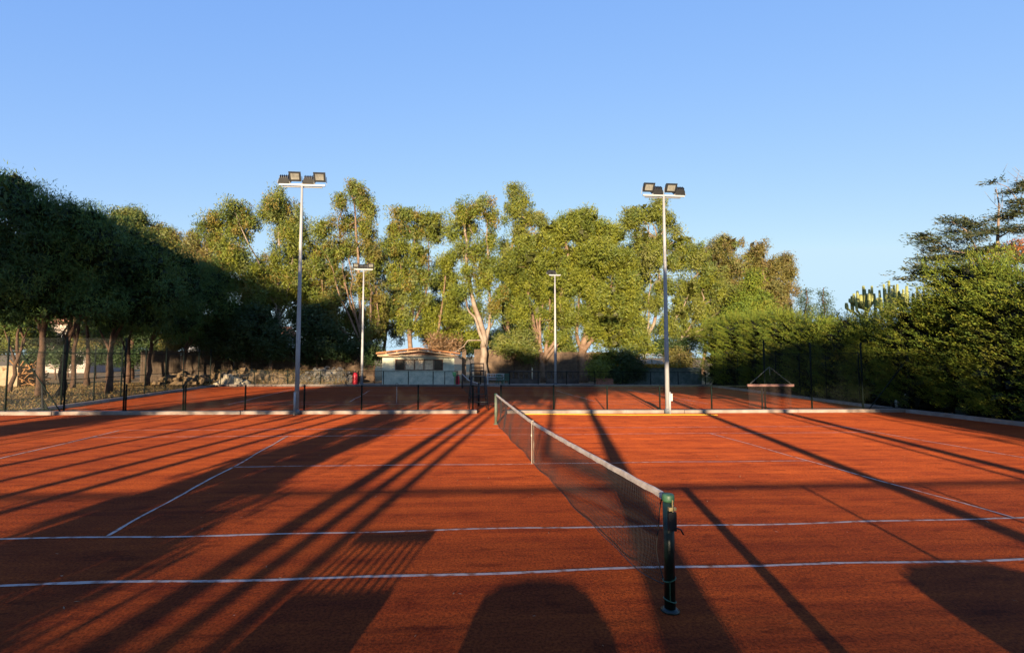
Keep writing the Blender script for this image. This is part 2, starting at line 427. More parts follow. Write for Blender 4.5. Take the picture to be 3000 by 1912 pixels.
def line(name, a, c, parent, wid=0.047, z=0.004, wob=0.038):
    a, c = np.array(a, float), np.array(c, float); n = max(8, int(np.linalg.norm(c-a)/0.25))
    d = (c-a)/np.linalg.norm(c-a); s = np.array([-d[1], d[0]])
    vs_, fs = [], []; ph = random.uniform(0, 9)
    for i in range(n+1):
        t = i/n; q = a+(c-a)*t
        x = t*np.linalg.norm(c-a)
        o = wob*(0.6*math.sin(x*0.9+ph)+0.4*math.sin(x*2.3+2*ph)) + random.gauss(0, 0.0025)
        o *= min(1, x/0.6, (np.linalg.norm(c-a)-x)/0.6) if wob else 1
        h = wid/2*(1+random.gauss(0, 0.12))
        vs_ += [tuple(q+s*(o-h))+(z,), tuple(q+s*(o+h))+(z,)]
        if i: fs.append((2*i-2, 2*i, 2*i+1, 2*i-1))
    b = MB(); b.add(vs_, fs); return b.build(name, LINE, parent)
for par, y0, z in ((court, 0.0, 0.004), (court2, 19.3, 0.004)):
    BLn = 11.885
    line('doubles_sideline', (-BLn, y0), (BLn, y0), par, 0.055)
    line('doubles_sideline', (-BLn, y0+10.97), (BLn, y0+10.97), par)
    line('singles_sideline', (-BLn, y0+1.37), (BLn, y0+1.37), par, 0.05)
    line('singles_sideline', (-BLn, y0+9.60), (BLn, y0+9.60), par)
    for sx in (-1, 1):
        line('service_line', (sx*6.4, y0+1.40), (sx*6.4, y0+9.57), par, z=0.006)
        line('baseline', (sx*BLn, y0+0.03), (sx*BLn, y0+10.94), par, 0.06, z=0.006)
    line('centre_service_line', (-6.37, y0+5.485), (6.37, y0+5.485), par, z=0.006)

def kerb(pts, wid=0.34, h=0.13):
    b = MB()
    for (a, c) in zip(pts, pts[1:]):
        a, c = Vector((*a, 0)), Vector((*c, 0)); l = (c-a).length; n = max(1, round(l/2.4)); d = (c-a).normalized(); rz = math.atan2(d.y, d.x)
        for i in range(n):
            q = a.lerp(c, (i+0.5)/n)
            b.box((q.x+random.gauss(0, .006), q.y+random.gauss(0, .008), h/2-0.03+random.gauss(0, .004)), (l/n-0.012, wid, h+0.06), rz)
    return struct(b.build('kerb', KERB))
kerb([(-24, 15.36), (-0.35, 15.36)])
kerb([(0.85, 15.30), (18.6, 15.30)])
kerb([(18.55, 15.05), (18.75, -9)])
kerb([(LK(15.7)-0.1, 15.7), (LK(33.7), 33.7)], 0.3)
kerb([(RK(15.6)+0.1, 15.6), (RK(33.7), 33.7)], 0.3)
kerb([(LK(33.8)+0.2, 33.9), (RK(33.8)-0.2, 33.9)], 0.3, 0.15)

# dry leaves and crumbs of clay lying about
n = 420
C = np.column_stack([rng.uniform(-12, 14, n), rng.uniform(-1.8, 15, n), np.full(n, 0.012)])
A = rdir(n); A[:, 2] *= 0.15; A = unit(A); Bv = unit(np.cross(A, np.array([0, 0, 1.0]) + 0.3*rdir(n)))
o = leaf_mesh('fallen_leaves', C, A, Bv, rng.uniform(0.02, 0.06, n), rng.uniform(0.008, 0.02, n), np.array(DRY)[rng.integers(0, 3, n)]*1.1, LEAF)
stuff(o, 'dry leaf scraps scattered over the orange clay')

# ================================================================== TENNIS NET
def net_top(y):           # sag between the posts, held down at the centre strap
    t = abs(y-5.485)/6.4
    return 0.925 + 0.135*t**1.25
NY0, NY1 = -0.79, 11.74
net = thing('tennis_net', 'black tennis net with white headband crossing the near court towards the camera', 'tennis net', (0, 5.485, 0))
def net_pt(i, j, ni, nj):
    u = i/ni; y = NY0+(NY1-NY0)*u
    v = j/nj
    top = net_top(y)-0.05
    bot = 0.035+0.02*math.sin(y*2.1)
    ez = max(0.0, 1-(y-NY0)/1.1); bot += 0.17*ez**1.5
    ez2 = max(0.0, 1-(NY1-y)/1.0); bot += 0.10*ez2**1.5
    sx = max(0.0, 1-abs(y-5.485)/1.2)
    z = bot+(top-bot)*v
    # end cord bows inwards between its ties
    yy = y + 0.11*math.sin(math.pi*v)**1.0*max(0, 1-(y-NY0)/0.9)**2*(0.6+0.4*math.sin(7*v)) - 0.3*math.sin(math.pi*v)*max(0, 1-(NY1-y)/1.6)**2
    x = 0.035*math.sin(y*1.3)*math.sin(math.pi*v)*0.8 + 0.012*math.sin(y*5+v*4)
    return (x, yy, z)
ni, nj = 272, 20
grid = [[net_pt(i, j, ni, nj) for j in range(nj+1)] for i in range(ni+1)]
b = MB()
for i in range(ni+1): b.tube(grid[i], 0.0021, 3, False)
for j in range(nj+1): b.tube([grid[i][j] for i in range(ni+1)], 0.0021 if j else 0.007, 3, False)
b.tube(grid[0], 0.007, 5); b.tube(grid[ni], 0.007, 5)
b.build('net_mesh', CORD, net)
b = MB()
ys = np.linspace(NY0-0.03, NY1+0.04, 60); sec = []
for y in ys:
    t = net_top(y)
    sec.append(b.add([(sx_*0.016+0.004*math.sin(y*9), y, t+dz) for sx_, dz in ((-1, -0.062-0.004*math.sin(y*13)), (-1.1, -0.03), (-0.6, 0.003*math.sin(y*7)), (0.6, 0.003*math.sin(y*7)), (1.1, -0.03), (1, -0.062-0.004*math.sin(y*13)))], []))
for a, c in zip(sec, sec[1:]):
    for k in range(6): b.f.append((a+k, a+(k+1) % 6, c+(k+1) % 6, c+k))
b.f.append(tuple(sec[0]+k for k in reversed(range(6)))); b.f.append(tuple(sec[-1]+k for k in range(6)))
b.build('headband', BANDM, net)
b = MB(); b.box((-0.022, 5.485, 0.46), (0.004, 0.05, 0.92)); b.box((0.022, 5.485, 0.46), (0.004, 0.05, 0.92)); b.box((-0.028, 5.485, 0.62), (0.012, 0.06, 0.045))
b.box((0, 5.485, 0.94), (0.05, 0.05, 0.006))
b.build('centre_strap', STRAP, net)
for pts in ([(0, NY0, 1.0), (0, -0.87, 1.035)], [(0, NY1, 1.0), (0, 11.83, 1.03)], [(0, NY0+0.03, 0.23), (0.01, -0.87, 0.17)]):
    b = MB(); b.tube(pts, 0.005, 5); b.build('tie_cord', ROPE, net)

def net_post(y, label, m, cap, winder):
    t = thing('net_post', label, 'net post', (0, y, 0), 'posts of the near net')
    b = MB(); b.lathe((0, y, 0), [(0.05, 0.0), (0.05, 1.04)], 20); b.build('tube', m, t, True)
    b = MB(); b.lathe((0, y, 1.0), [(0.054, 0), (0.056, 0.02), (0.056, 0.055), (0.048, 0.068), (0.0, 0.07)], 20); b.build('cap', cap, t, True)
    b = MB(); b.lathe((0, y, 0), [(0.085, 0.0), (0.085, 0.012), (0.06, 0.03), (0.05, 0.032)], 20); b.build('base_flange', m, t, True)
    if winder:
        b = MB(); b.box((0.008, y-0.055, 0.83), (0.075, 0.03, 0.17)); wp = b.build('winder', BLACKM, t)
        b = MB(); b.tube([(0.03, y-0.075, 0.78), (0.075, y-0.085, 0.765), (0.10, y-0.085, 0.72)], 0.008, 6); b.build('handle', BLACKM, wp, True, None).location = -Vector(t.location)-Vector(wp.location)
        b = MB(); b.box((-0.012, y-0.062, 0.945), (0.03, 0.03, 0.03)); b.box((0.032, y-0.06, 0.945), (0.022, 0.028, 0.026)); b.box((0.012, y-0.055, 0.97), (0.008, 0.02, 0.11)); b.build('clasp', BRASS, t)
        b = MB()
        for z, tl in ((0.29, 0.02), (0.10, -0.015)):
            b.tube([(0.054*math.cos(a), y+0.054*math.sin(a), z+tl*math.cos(a)) for a in np.linspace(0, 2*math.pi, 17)], 0.006, 5, False)
        b.tube([(-0.02, y-0.052, 0.29), (-0.022, y-0.054, 0.11)], 0.005, 5)
        b.build('lashing', CAPG, t)
    return t
net_post(-0.914, 'dark green net post with winder handle and bright green cap, nearest the camera', POSTG, CAPG, True)
net_post(11.88, 'slim grey green net post at the far end of the near net', mat('post_grey_green', (0.08, 0.095, 0.065), 0.6, var=0.3), CAPG, False)

# far net seen end on
n2 = thing('tennis_net', 'far tennis net seen end on, hanging dark behind the umpire chair', 'tennis net', (0, 24.8, 0))
b = MB()
for i in range(24):
    ya, yb = 18.45+12.8*i/24, 18.45+12.8*(i+1)/24
    za, zb = (0.925+0.145*(abs(y-24.85)/6.4)**1.2 for y in (ya, yb))
    b.panel((0.06*math.sin(i*1.9), ya), (0.06*math.sin((i+1)*1.9), yb), (0.03, 0.03), (za, zb))
b.build('net_mesh', NETW, n2)
b = MB(); b.tube([(0, y, 0.91+0.145*(abs(y-24.85)/6.4)**1.2) for y in np.linspace(18.4, 31.3, 25)], 0.028, 6); b.build('headband', BANDM, n2, True)
b = MB()      # the slack end of the net bunched over its post
for k in range(7):
    x = -0.42+0.12*k
    b.panel((x, 18.2+0.12*(k % 2)), (x+0.13, 18.2+0.12*((k+1) % 2)), (0.25+0.12*abs(k-3)/3, 0.25+0.12*abs(k-2)/3), (0.98-0.09*(6-k)*0.4, 0.98-0.09*(5-k)*0.4))
b.build('slack_mesh', NETW, n2)
for y, lb in ((18.3, 'dark net post of the far court, end nearest the umpire chair'), (31.4, 'dark net post at the far end of the far net')):
    t = thing('net_post', lb, 'net post', (0, y, 0), 'posts of the far net')
    b = MB(); b.lathe((0, y, 0), [(0.05, 0), (0.05, 1.05)], 12); b.build('tube', BLACKM, t, True)
    b = MB(); b.lathe((0, y, 1.05), [(0.055, 0), (0.05, 0.04), (0, 0.045)], 12); b.build('cap', BLACKM, t, True)

# ================================================================== UMPIRE CHAIR
def umpire_chair(x, y):
    t = thing('umpire_chair', 'tall dark metal umpire chair standing in the gap of the low fence', 'umpire chair', (x, y, 0))
    ft = {}
    for sx in (-1, 1):
        for sy in (-1, 1):
            a = Vector((x+sx*0.42, y+sy*0.42, 0)); c = Vector((x+sx*0.29, y+sy*0.27, 1.45)); ft[(sx, sy)] = (a, c)
            b = MB(); b.tube([a, c], 0.024, 8); b.build('leg', BLACKM, t, True)
    def at(k, z): a, c = ft[k]; return a.lerp(c, z/1.45)
    for z in (0.35, 0.7, 1.05):
        b = MB(); b.box((x, y-0.42+0.15*z/1.45, z), (0.84-0.26*z/1.45, 0.09, 0.03)); b.build('step', BLACKM, t)
    for z in (0.5, 1.0):
        for a_, c_ in (((-1, -1), (-1, 1)), ((1, -1), (1, 1)), ((-1, 1), (1, 1))):
            b = MB(); b.tube([at(a_, z), at(c_, z)], 0.014, 6); b.build('brace', BLACKM, t)
    b = MB(); b.box((x, y, 1.46), (0.60, 0.56, 0.04)); b.build('seat', BLACKM, t)
    b = MB()
    for sx in (-1, 1): b.tube([(x+sx*0.28, y+0.26, 1.46), (x+sx*0.28, y+0.33, 2.03)], 0.018, 6)
    for z in (1.70, 1.84, 2.02): b.box((x, y+0.26+0.07*(z-1.46)/0.57, z), (0.56, 0.02, 0.045))
    b.build('backrest', BLACKM, t)
    for sx in (-1, 1):
        b = MB(); b.tube([(x+sx*0.30, y-0.24, 1.46), (x+sx*0.30, y-0.24, 1.70), (x+sx*0.30, y+0.29, 1.72)], 0.017, 6); b.build('armrest', BLACKM, t, True)
    return t
umpire_chair(P(1124, 960, 16.9)[0], 16.9)

# ================================================================== FENCES
def fence(label, pts, h, base=0.10, posts=True, rails=(1.0,), braces=(), m=GREENM, panel=True, group='green wire fences round the courts', pr=0.033, mm=None):
    """pts: post positions (x, y) in order; rails at fractions of h"""
    t = thing('wire_fence', label, 'fence', (pts[0][0], pts[0][1], 0), group)
    hs = h if hasattr(h, '__len__') else [h]*len(pts)
    for (x, y), hh in zip(pts, hs):
        b = MB(); b.lathe((x, y, base-0.1), [(pr, 0), (pr, hh+0.1-base+0.02), (pr*0.4, hh+0.14-base)], 8); b.build('post', m, t, True)
    lo = min(hs)
    for fr in rails:
        b = MB(); z = base+(lo-base)*fr
        b.tube([(x, y-0.02, z) for x, y in pts], 0.017, 6); b.build('rail', m, t)
    if panel:
        b = MB()
        for i in range(len(pts)-1): b.panel((pts[i][0], pts[i][1]+0.03), (pts[i+1][0], pts[i+1][1]+0.03), base+0.03, (min(hs[i], hs[i+1]),)*2)
        b.build('wire_mesh', mm or CHAIN, t)
    for a, c in braces:
        b = MB(); b.tube([a, c], 0.024, 7); b.build('brace', m, t)
    return t
FY = 15.42
X = lambda px: P(px, 966, FY)[0]
lowL = [X(p) for p in (435, 576, 715, 850, 983, 1112)]
fence('low green wire fence between the courts, left of the umpire chair', [(x, FY) for x in lowL], 1.13, rails=(1.0, 0.03))
lowR = [X(p) for p in (1178, 1302, 1428, 1552, 1674, 1793)]
fence('low green wire fence between the courts, right of the gap with the floodlight pole', [(x, FY) for x in lowR], [1.13]*5+[1.13], rails=(1.0, 0.03))
tl = [-22.5, -20.1, X(12), X(150), X(290)]
fence('tall green wire fence at the far left corner with a diagonal brace', [(x, FY) for x in tl], 3.0, rails=(0.8, 0.03),
      braces=[((X(45), FY-0.05, 2.4), (X(150)-0.1, FY-0.05, 0.12))])
fence('wire panel stepping down from the tall left corner to the low fence', [(X(290)+0.08, FY), (X(435)-0.08, FY)], 1.13, rails=(1.0, 0.03))
tr = [X(1800), X(1910), X(2030), X(2140)]
fence('tall green wire fence at the right corner, with a long slanting brace', [(x, FY) for x in tr], [3.1, 3.0, 3.0, 2.6], rails=(0.03,),
      braces=[((X(2042), FY-0.06, 0.14), (X(2140), FY-0.06, 2.4))])
ls = [(LK(y)-0.15, y) for y in (17.9, 20.1, 22.3, 24.6, 26.9, 29.2, 31.5, 33.5)]
fence('tall green wire fence along the left side of the far court below the pines', ls, 2.75, rails=(0.86, 0.42, 0.03))
rs = [(RK(y)+0.15, y) for y in (17.9, 20.3, 22.6, 25.0, 27.4, 29.8, 32.0, 33.5)]
fence('green wire fence along the right side of the far court against the hedge', rs, 2.6, rails=(1.0, 0.03))
bk = [(x, 34.0) for x in np.linspace(LK(33)+0.4, -8.3, 5)]
fence('low wire fence at the back left of the far court, before the rubble', bk, 1.16, rails=(1.0,), base=0.13)
bk = [(x, 34.0) for x in np.linspace(-7.9, -0.2, 5)]
fence('low wire fence in front of the plastered hut', bk, 1.16, rails=(1.0,), base=0.13)
bk = [(x, 34.0) for x in np.linspace(1.6, RK(33)-0.3, 9)]
fence('low wire fence at the back right of the far court, before the gum trees', bk, 1.16, rails=(1.0,), base=0.13)
# leaning broken stake at the left corner
t = thing('leaning_stake', 'broken dark stake leaning at the left corner beside the kerb', 'stake', (X(82), FY+0.35, 0))
b = MB(); b.tube([(X(88), FY+0.3, 0.0), (X(80), FY+0.3, 1.2)], [0.05, 0.018], 6); b.build('shaft', BLACKM, t)
b = MB(); b.add([(X(81), FY+0.3, 0.02), (X(101), FY+0.32, 0.02), (X(84), FY+0.32, 0.65), (X(81), FY+0.42, 0.02), (X(101), FY+0.40, 0.02)], [(0, 1, 2), (3, 2, 4), (0, 2, 3), (1, 4, 2), (0, 3, 4, 1)]); b.build('torn_sheet', GREENM, t)

# ================================================================== FLOODLIGHTS
def flood_head(t, x, y, z, face, tilt):
    """face -1 towards the near court, +1 towards the far one"""
    b = MB()
    c = Vector((x, y+face*0.12, z+0.30 if face < 0 else z+0.22)); rot = Matrix.Rotation(-face*tilt, 3, 'X') if face > 0 else Matrix.Rotation(-face*tilt, 3, 'X')
    def tr(v): return c + rot @ Vector(v)
    prof = [(-face*0.14, 0.11, 0.09), (-face*0.10, 0.19, 0.14), (face*0.05, 0.235, 0.185), (face*0.09, 0.245, 0.195)]
    rg = [b.add([tr((sx*a, d, sz*h)) for sx, sz in ((-1, -1), (1, -1), (1, 1), (-1, 1))], []) for d, a, h in prof]
    for p, q in zip(rg, rg[1:]):
        for k in range(4): b.f.append((p+k, p+(k+1) % 4, q+(k+1) % 4, q+k))
    b.f.append(tuple(rg[0]+k for k in range(4))); b.f.append(tuple(rg[-1]+k for k in range(4)))
    for k in range(-2, 3): # cooling ribs on the back
        b.add([tr((k*0.075-0.008, -face*0.13, -0.14)), tr((k*0.075+0.008, -face*0.13, -0.14)), tr((k*0.075+0.008, -face*0.19, -0.10)), tr((k*0.075-0.008, -face*0.19, -0.10)),
               tr((k*0.075-0.008, -face*0.13, 0.14)), tr((k*0.075+0.008, -face*0.13, 0.14)), tr((k*0.075+0.008, -face*0.19, 0.10)), tr((k*0.075-0.008, -face*0.19, 0.10))],
              [(0,1,2,3), (4,7,6,5), (0,4,5,1), (2,6,7,3), (0,3,7,4), (1,5,6,2)])
    h = b.build('floodlight', BLACKM, t)
    off = -Vector(t.location)-Vector(h.location)
    b = MB(); b.add([tr((sx*0.165, face*0.093, sz*0.120)) for sx, sz in ((-1, -1), (1, -1), (1, 1), (-1, 1))]+[tr((sx*0.165, face*0.102, sz*0.120)) for sx, sz in ((-1, -1), (1, -1), (1, 1), (-1, 1))],
                    [(0, 1, 2, 3), (4, 7, 6, 5), (0, 4, 5, 1), (1, 5, 6, 2), (2, 6, 7, 3), (3, 7, 4, 0)])
    l = b.build('lens', LENS, h); l.location = off
    for sx in (-1, 1):
        b = MB(); b.tube([(x+sx*0.255, y, z+0.03), tuple(tr((sx*0.255, 0, 0)))], 0.012, 5); b.build('bracket', GALV, h).location = off
def pole(label, x, y, H, order, box, r=0.09, half=0.92):
    t = thing('floodlight_pole', label, 'floodlight pole', (x, y, 0), 'floodlight poles of the courts')
    b = MB(); b.lathe((x, y, 0), [(r, 0), (r*0.97, H*0.3), (r*0.72, H*0.72), (r*0.5, H)], 16); b.build('pole', GALV, t, True)
    b = MB(); b.lathe((x, y, 0), [(r*1.5, 0), (r*1.5, 0.16), (r*1.15, 0.2)], 16); b.build('base_collar', mat('collar', (0.10, 0.11, 0.12), 0.7), t, True)
    b = MB(); b.box((x, y, H+0.02), (2*half, 0.06, 0.07)); b.box((x, y+0.10, H-0.03), (2*half*0.86, 0.05, 0.04)); b.build('crossbar', GALV, t)
    for k, f in enumerate(order):
        flood_head(t, x+(-0.75+0.5*k)*half/0.92*0.98, y, H+0.04, f, R(28) if f < 0 else R(52))
    if box:
        b = MB(); b.tube([(x+box*r*0.6, y-r*1.15, 0), (x+box*r*0.6, y-r*1.1, 0.9)], 0.045, 8); b.build('conduit', GALV, t, True)
        if box > 0: b = MB(); b.box((x+r*1.25, y-r*0.8, 0.68), (0.11, 0.10, 0.30)); b.build('junction_box', WHITE, t)
    return t
lp = P(697, 975, 15.05)[0]; rp = P(1570, 971, 15.05)[0]
pole('tall grey floodlight pole left of the umpire chair, four black lamps', lp, 15.05, 9.28, (1, -1, 1, -1), -1)
pole('tall grey floodlight pole right of the net, junction box at its foot', rp, 15.05, 9.28, (-1, 1, -1, 1), 1)
fl = P(851, 880, 35.2); fr = P(1306, 880, 35.2)
pole('slim floodlight pole beside the hut, lamps against the trees', fl[0], 35.2, 9.3, (-1, 1, 1, -1), 0, 0.10, 0.75)
pole('slim floodlight pole before the rounded gum tree right of the hut', fr[0], 35.2, 9.1, (1, 1), 0, 0.10, 0.5)

# ================================================================== HUT
HX0, HX1, HY, HD = -6.30, -0.38, 36.3, 3.6
hut = thing('hut', 'pale plastered hut with curtained window band and low tiled gable roof', 'hut', ((HX0+HX1)/2, HY, 0))
cx = (HX0+HX1)/2
wx0, wx1 = P(929, 860, HY)[0], P(1042, 860, HY)[0]
b = MB(); z0, z1, zt = 1.18, 2.10, 2.42
b.box(((HX0+wx0)/2, HY+0.1, zt/2), (wx0-HX0, 0.2, zt)); b.box(((HX1+wx1)/2, HY+0.1, zt/2), (HX1-wx1, 0.2, zt))
b.box(((wx0+wx1)/2, HY+0.1, z0/2), (wx1-wx0-0.004, 0.2, z0)); b.box(((wx0+wx1)/2, HY+0.1, (z1+zt)/2), (wx1-wx0-0.004, 0.2, zt-z1))
b.box((HX0+0.1, HY+HD/2+0.1, zt/2), (0.2, HD-0.204, zt)); b.box((HX1-0.1, HY+HD/2+0.1, zt/2), (0.2, HD-0.204, zt)); b.box((cx, HY+HD, zt/2), (HX1-HX0, 0.2, zt))
b.build('wall', PLASTER, hut)
wf = MB()
for x in np.linspace(wx0+0.03, wx1-0.03, 6): wf.box((x, HY+0.02, (z0+z1)/2), (0.06, 0.08, z1-z0))
wf.box(((wx0+wx1)/2, HY+0.02, z0+0.03), (wx1-wx0, 0.10, 0.06)); wf.box(((wx0+wx1)/2, HY+0.02, z1-0.03), (wx1-wx0, 0.10, 0.06))
win = wf.build('window', WOOD_D, hut); off = -Vector(hut.location)-Vector(win.location)
b = MB(); b.box(((wx0+wx1)/2, HY+0.10, (z0+z1)/2), (wx1-wx0-0.01, 0.01, z1-z0-0.01)); b.build('pane', GLASS, win).location = off
b = MB()
xs = np.linspace(wx0+0.75, wx1-0.75, 60)
o0 = b.add([(x, HY+0.07+0.02*math.sin(i*1.3), z0+0.06) for i, x in enumerate(xs)]+[(x, HY+0.07+0.02*math.sin(i*1.3), z1-0.06) for i, x in enumerate(xs)], [])
for i in range(59): b.f.append((i, i+1, 61+i, 60+i))
b.build('curtain', CURT, win).location = off
# roof: two shallow slopes, ridge running back
b = MB(); ov = 0.45; zr = 2.95; ze = 2.50; th = 0.10; y0, y1 = HY-0.75, HY+HD+0.3
for sx in (-1, 1):
    xe = cx+sx*((HX1-HX0)/2+ov); xr = cx+sx*0.002
    b.add([(xe, y0, ze), (xr, y0, zr), (xr, y1, zr), (xe, y1, ze), (xe, y0, ze+th), (xr, y0, zr+th), (xr, y1, zr+th), (xe, y1, ze+th)],
          [(0,1,2,3), (4,7,6,5), (0,4,5,1), (1,5,6,2), (2,6,7,3), (3,7,4,0)])
rf = b.build('roof', TILE, hut); roff = -Vector(hut.location)-Vector(rf.location)
b = MB()
for sx in (-1, 1):
    b.tube([(cx+sx*3.4, y0-0.03, ze+0.09), (cx+sx*0.01, y0-0.03, zr+0.07)], 0.06, 4)
b.build('fascia', WOOD_O, rf).location = roff
b = MB()
for sx in (-1, 1): b.tube([(cx+sx*3.3, y0+0.02, ze-0.12), (cx+sx*0.01, y0+0.02, zr-0.15)], 0.07, 4)
b.tube([(cx-3.2, y0+0.12, ze-0.16), (cx+3.2, y0+0.12, ze-0.16)], 0.06, 4)
for x in np.linspace(-2.6, 2.6, 7): b.box((cx+x, y0+0.02, ze-0.02+(zr-ze)*(1-abs(x)/3.4)-0.0), (0.07, 0.08, 0.18))
b.build('roof_beam', WOOD_P, hut)
b = MB(); b.add([(HX0+0.1, HY+0.03, 2.42), (HX1-0.1, HY+0.03, 2.42), (cx, HY+0.03, 2.92)], [(0, 1, 2)]); b.add([(HX0+0.1, HY+0.13, 2.42), (HX1-0.1, HY+0.13, 2.42), (cx, HY+0.13, 2.92)], [(2, 1, 0)])
b.build('gable', WOOD_D, hut)
# porch fence posts beside the hut: a green table-like rail
b = MB(); rx0, rx1 = P(1046, 880, 34.6)[0], P(1064, 880, 34.6)[0]
t = thing('handrail', 'dark green tubular handrail standing before the right end of the hut', 'handrail', (rx0, 34.6, 0))
b.tube([(rx0, 34.6, 0), (rx0, 34.6, 1.15), (rx1+0.3, 34.6, 1.15), (rx1+0.3, 34.6, 0.0)], 0.035, 6); b.build('tube', GREENM, t)

# things standing about the hut
def cylinder_thing(name, label, cat, px, Y, prof, m, parts=()):
    x = P(px, 890, Y)[0]; t = thing(name, label, cat, (x, Y, 0))
    b = MB(); b.lathe((x, Y, 0), prof, 14); b.build('body', m, t, True)
    for nm, pr, mm in parts:
        b = MB(); b.lathe((x, Y, 0), pr, 12); b.build(nm, mm, t, True)
    return t
cylinder_thing('gas_cylinder', 'red gas cylinder standing by the tree trunk left of the hut', 'gas cylinder', 835, 35.6,
    [(0.20, 0), (0.22, 0.05), (0.22, 0.75), (0.17, 0.93), (0.06, 1.0)], REDM, [('valve', [(0.05, 1.0), (0.05, 1.12), (0.03, 1.14)], BLACKM)])
cylinder_thing('fire_extinguisher', 'red extinguisher standing at the right corner of the hut', 'extinguisher', 1077, 35.4,
    [(0.13, 0), (0.14, 0.04), (0.14, 0.62), (0.10, 0.74), (0.04, 0.8)], REDM, [('valve', [(0.035, 0.8), (0.035, 0.9), (0.02, 0.92)], BLACKM)])
cylinder_thing('bucket', 'lime green bucket on a post by the right corner of the hut', 'bucket', 1069, 35.2,
    [(0.03, 0), (0.03, 0.72), (0.14, 0.74), (0.19, 1.05), (0.17, 1.05), (0.13, 0.78)], LIME, [('rim', [(0.20, 1.04), (0.20, 1.07), (0.18, 1.07)], LIME)])
def plastic_chair(label, px, Y, m, rz=0.0, name='chair'):
    x = P(px, 890, Y)[0]; t = thing(name, label, 'chair', (x, Y, 0))
    M_ = Matrix.Translation((x, Y, 0)) @ Matrix.Rotation(rz, 4, 'Z'); q = lambda v: tuple(M_ @ Vector(v))
    for sx in (-1, 1):
        for sy in (-1, 1):
            b = MB(); b.tube([q((sx*0.26, sy*0.25, 0)), q((sx*0.22, sy*0.21, 0.43))], [0.02, 0.03], 6); b.build('leg', m, t)
    b = MB(); b.box(q((0, 0, 0.44)), (0.50, 0.48, 0.035), rz); b.build('seat', m, t)
    b = MB()
    for k in range(5): b.tube([q((-0.18+0.09*k, 0.22, 0.45)), q((-0.18+0.09*k, 0.30, 0.86))], 0.022, 5)
    b.box(q((0, 0.31, 0.88)), (0.46, 0.04, 0.07), rz); b.build('backrest', m, t)
    for sx in (-1, 1):
        b = MB(); b.tube([q((sx*0.27, -0.2, 0.44)), q((sx*0.28, -0.2, 0.66)), q((sx*0.26, 0.27, 0.68))], 0.022, 6); b.build('armrest', m, t)
    return t
plastic_chair('dark green plastic chair right of the gap, back to the reed screen', 1176, 34.9, GREENP, 0.3)
plastic_chair('second dark green plastic chair, set just right of the first', 1190, 35.5, GREENP, -0.4)
# white slatted bench
bx = P(1166, 890, 36.0)[0]
t = thing('bench', 'white slatted bench behind the umpire chair', 'bench', (bx, 36.0, 0))
b = MB()
for k in range(4): b.box((bx, 35.8+0.12*k, 0.45), (1.5, 0.09, 0.03))
b.build('seat', WHITE, t)
b = MB()
for z in (0.62, 0.9): b.box((bx, 36.24, z), (1.5, 0.03, 0.06))
for k in range(11): b.box((bx-0.7+0.14*k, 36.27, 0.76), (0.05, 0.02, 0.30))
b.build('backrest', WHITE, t)
for sx in (-1, 1):
    b = MB(); b.box((bx+sx*0.68, 35.82, 0.21), (0.06, 0.06, 0.43)); b.build('leg', WHITE, t)
    b = MB(); b.box((bx+sx*0.68, 36.21, 0.46), (0.06, 0.05, 0.92)); b.build('leg', WHITE, t)
# ring on a stake
sxp = P(933, 930, 20.0)[0]
t = thing('ring_stake', 'thin pale stake with a ring on top, on the far court before the hut', 'stake', (sxp, 20.0, 0))
b = MB(); b.tube([(sxp, 20, 0), (sxp, 20, 0.84)], 0.012, 5); b.build('stick', WHITE, t)
b = MB(); b.tube([(sxp+0.07*math.cos(a), 20, 0.91+0.07*math.sin(a)) for a in np.linspace(0, 2*math.pi, 15)], 0.012, 5, False); b.build('ring', BLACKM, t)
# yellow hose along the kerb
hx0, hx1 = P(1232, 978, 14.5)[0], P(1690, 981, 14.2)[0]
b = MB(); b.tube([(hx0+(hx1-hx0)*u, 14.75-0.5*u+0.06*math.sin(u*9), 0.018) for u in np.linspace(0, 1, 40)], 0.018, 6)
tag(b.build('hose', YELLOW, None, True), 'yellow hose lying along the kerb right of the net', 'hose')

# drag mat hung on the fence
dy = FY-0.12
ax, bx_ = X(1755), X(1864); zb = 1.16
t = thing('drag_mat', 'clay court drag mat with pink wooden bar hung on the right fence', 'drag mat', ((ax+bx_)/2, dy, zb))
b = MB(); b.box(((ax+bx_)/2, dy, zb), (bx_-ax, 0.05, 0.10)); b.build('bar', mat('pink_timber', (0.16, 0.085, 0.07), 0.8, var=0.15), t)
b = MB(); ap = (X(1808), dy, 1.95)
b.tube([(ax+0.12, dy, zb+0.06), ap, (bx_-0.12, dy, zb+0.06)], 0.012, 5); b.tube([ap, (X(1809), dy, 1.6)], 0.012, 5); b.build('bridle', ROPE, t)
b = MB(); b.panel((ax+0.05, dy), (bx_-0.12, dy), 0.22, zb-0.06); b.build('mat', DRAGM, t)

# white pipe ends by the hedge corner
for px, h, lb in ((2108, 0.42, 'short white pipe stub at the kerb corner below the hedge'), (2131, 0.70, 'taller white standpipe with a tap below the hedge corner')):
    x = P(px, 955, 16.2)[0]; t = thing('standpipe', lb, 'standpipe', (x, 16.2, 0))
    b = MB(); b.lathe((x, 16.2, 0), [(0.055, 0), (0.055, h), (0.03, h+0.02)], 10); b.build('pipe', WHITE, t, True)
    b = MB(); b.tube([(x, 16.2, h*0.9), (x+0.11, 16.2, h*0.86), (x+0.12, 16.2, h*0.72)], 0.025, 6); b.build('tap', WHITE, t, True)

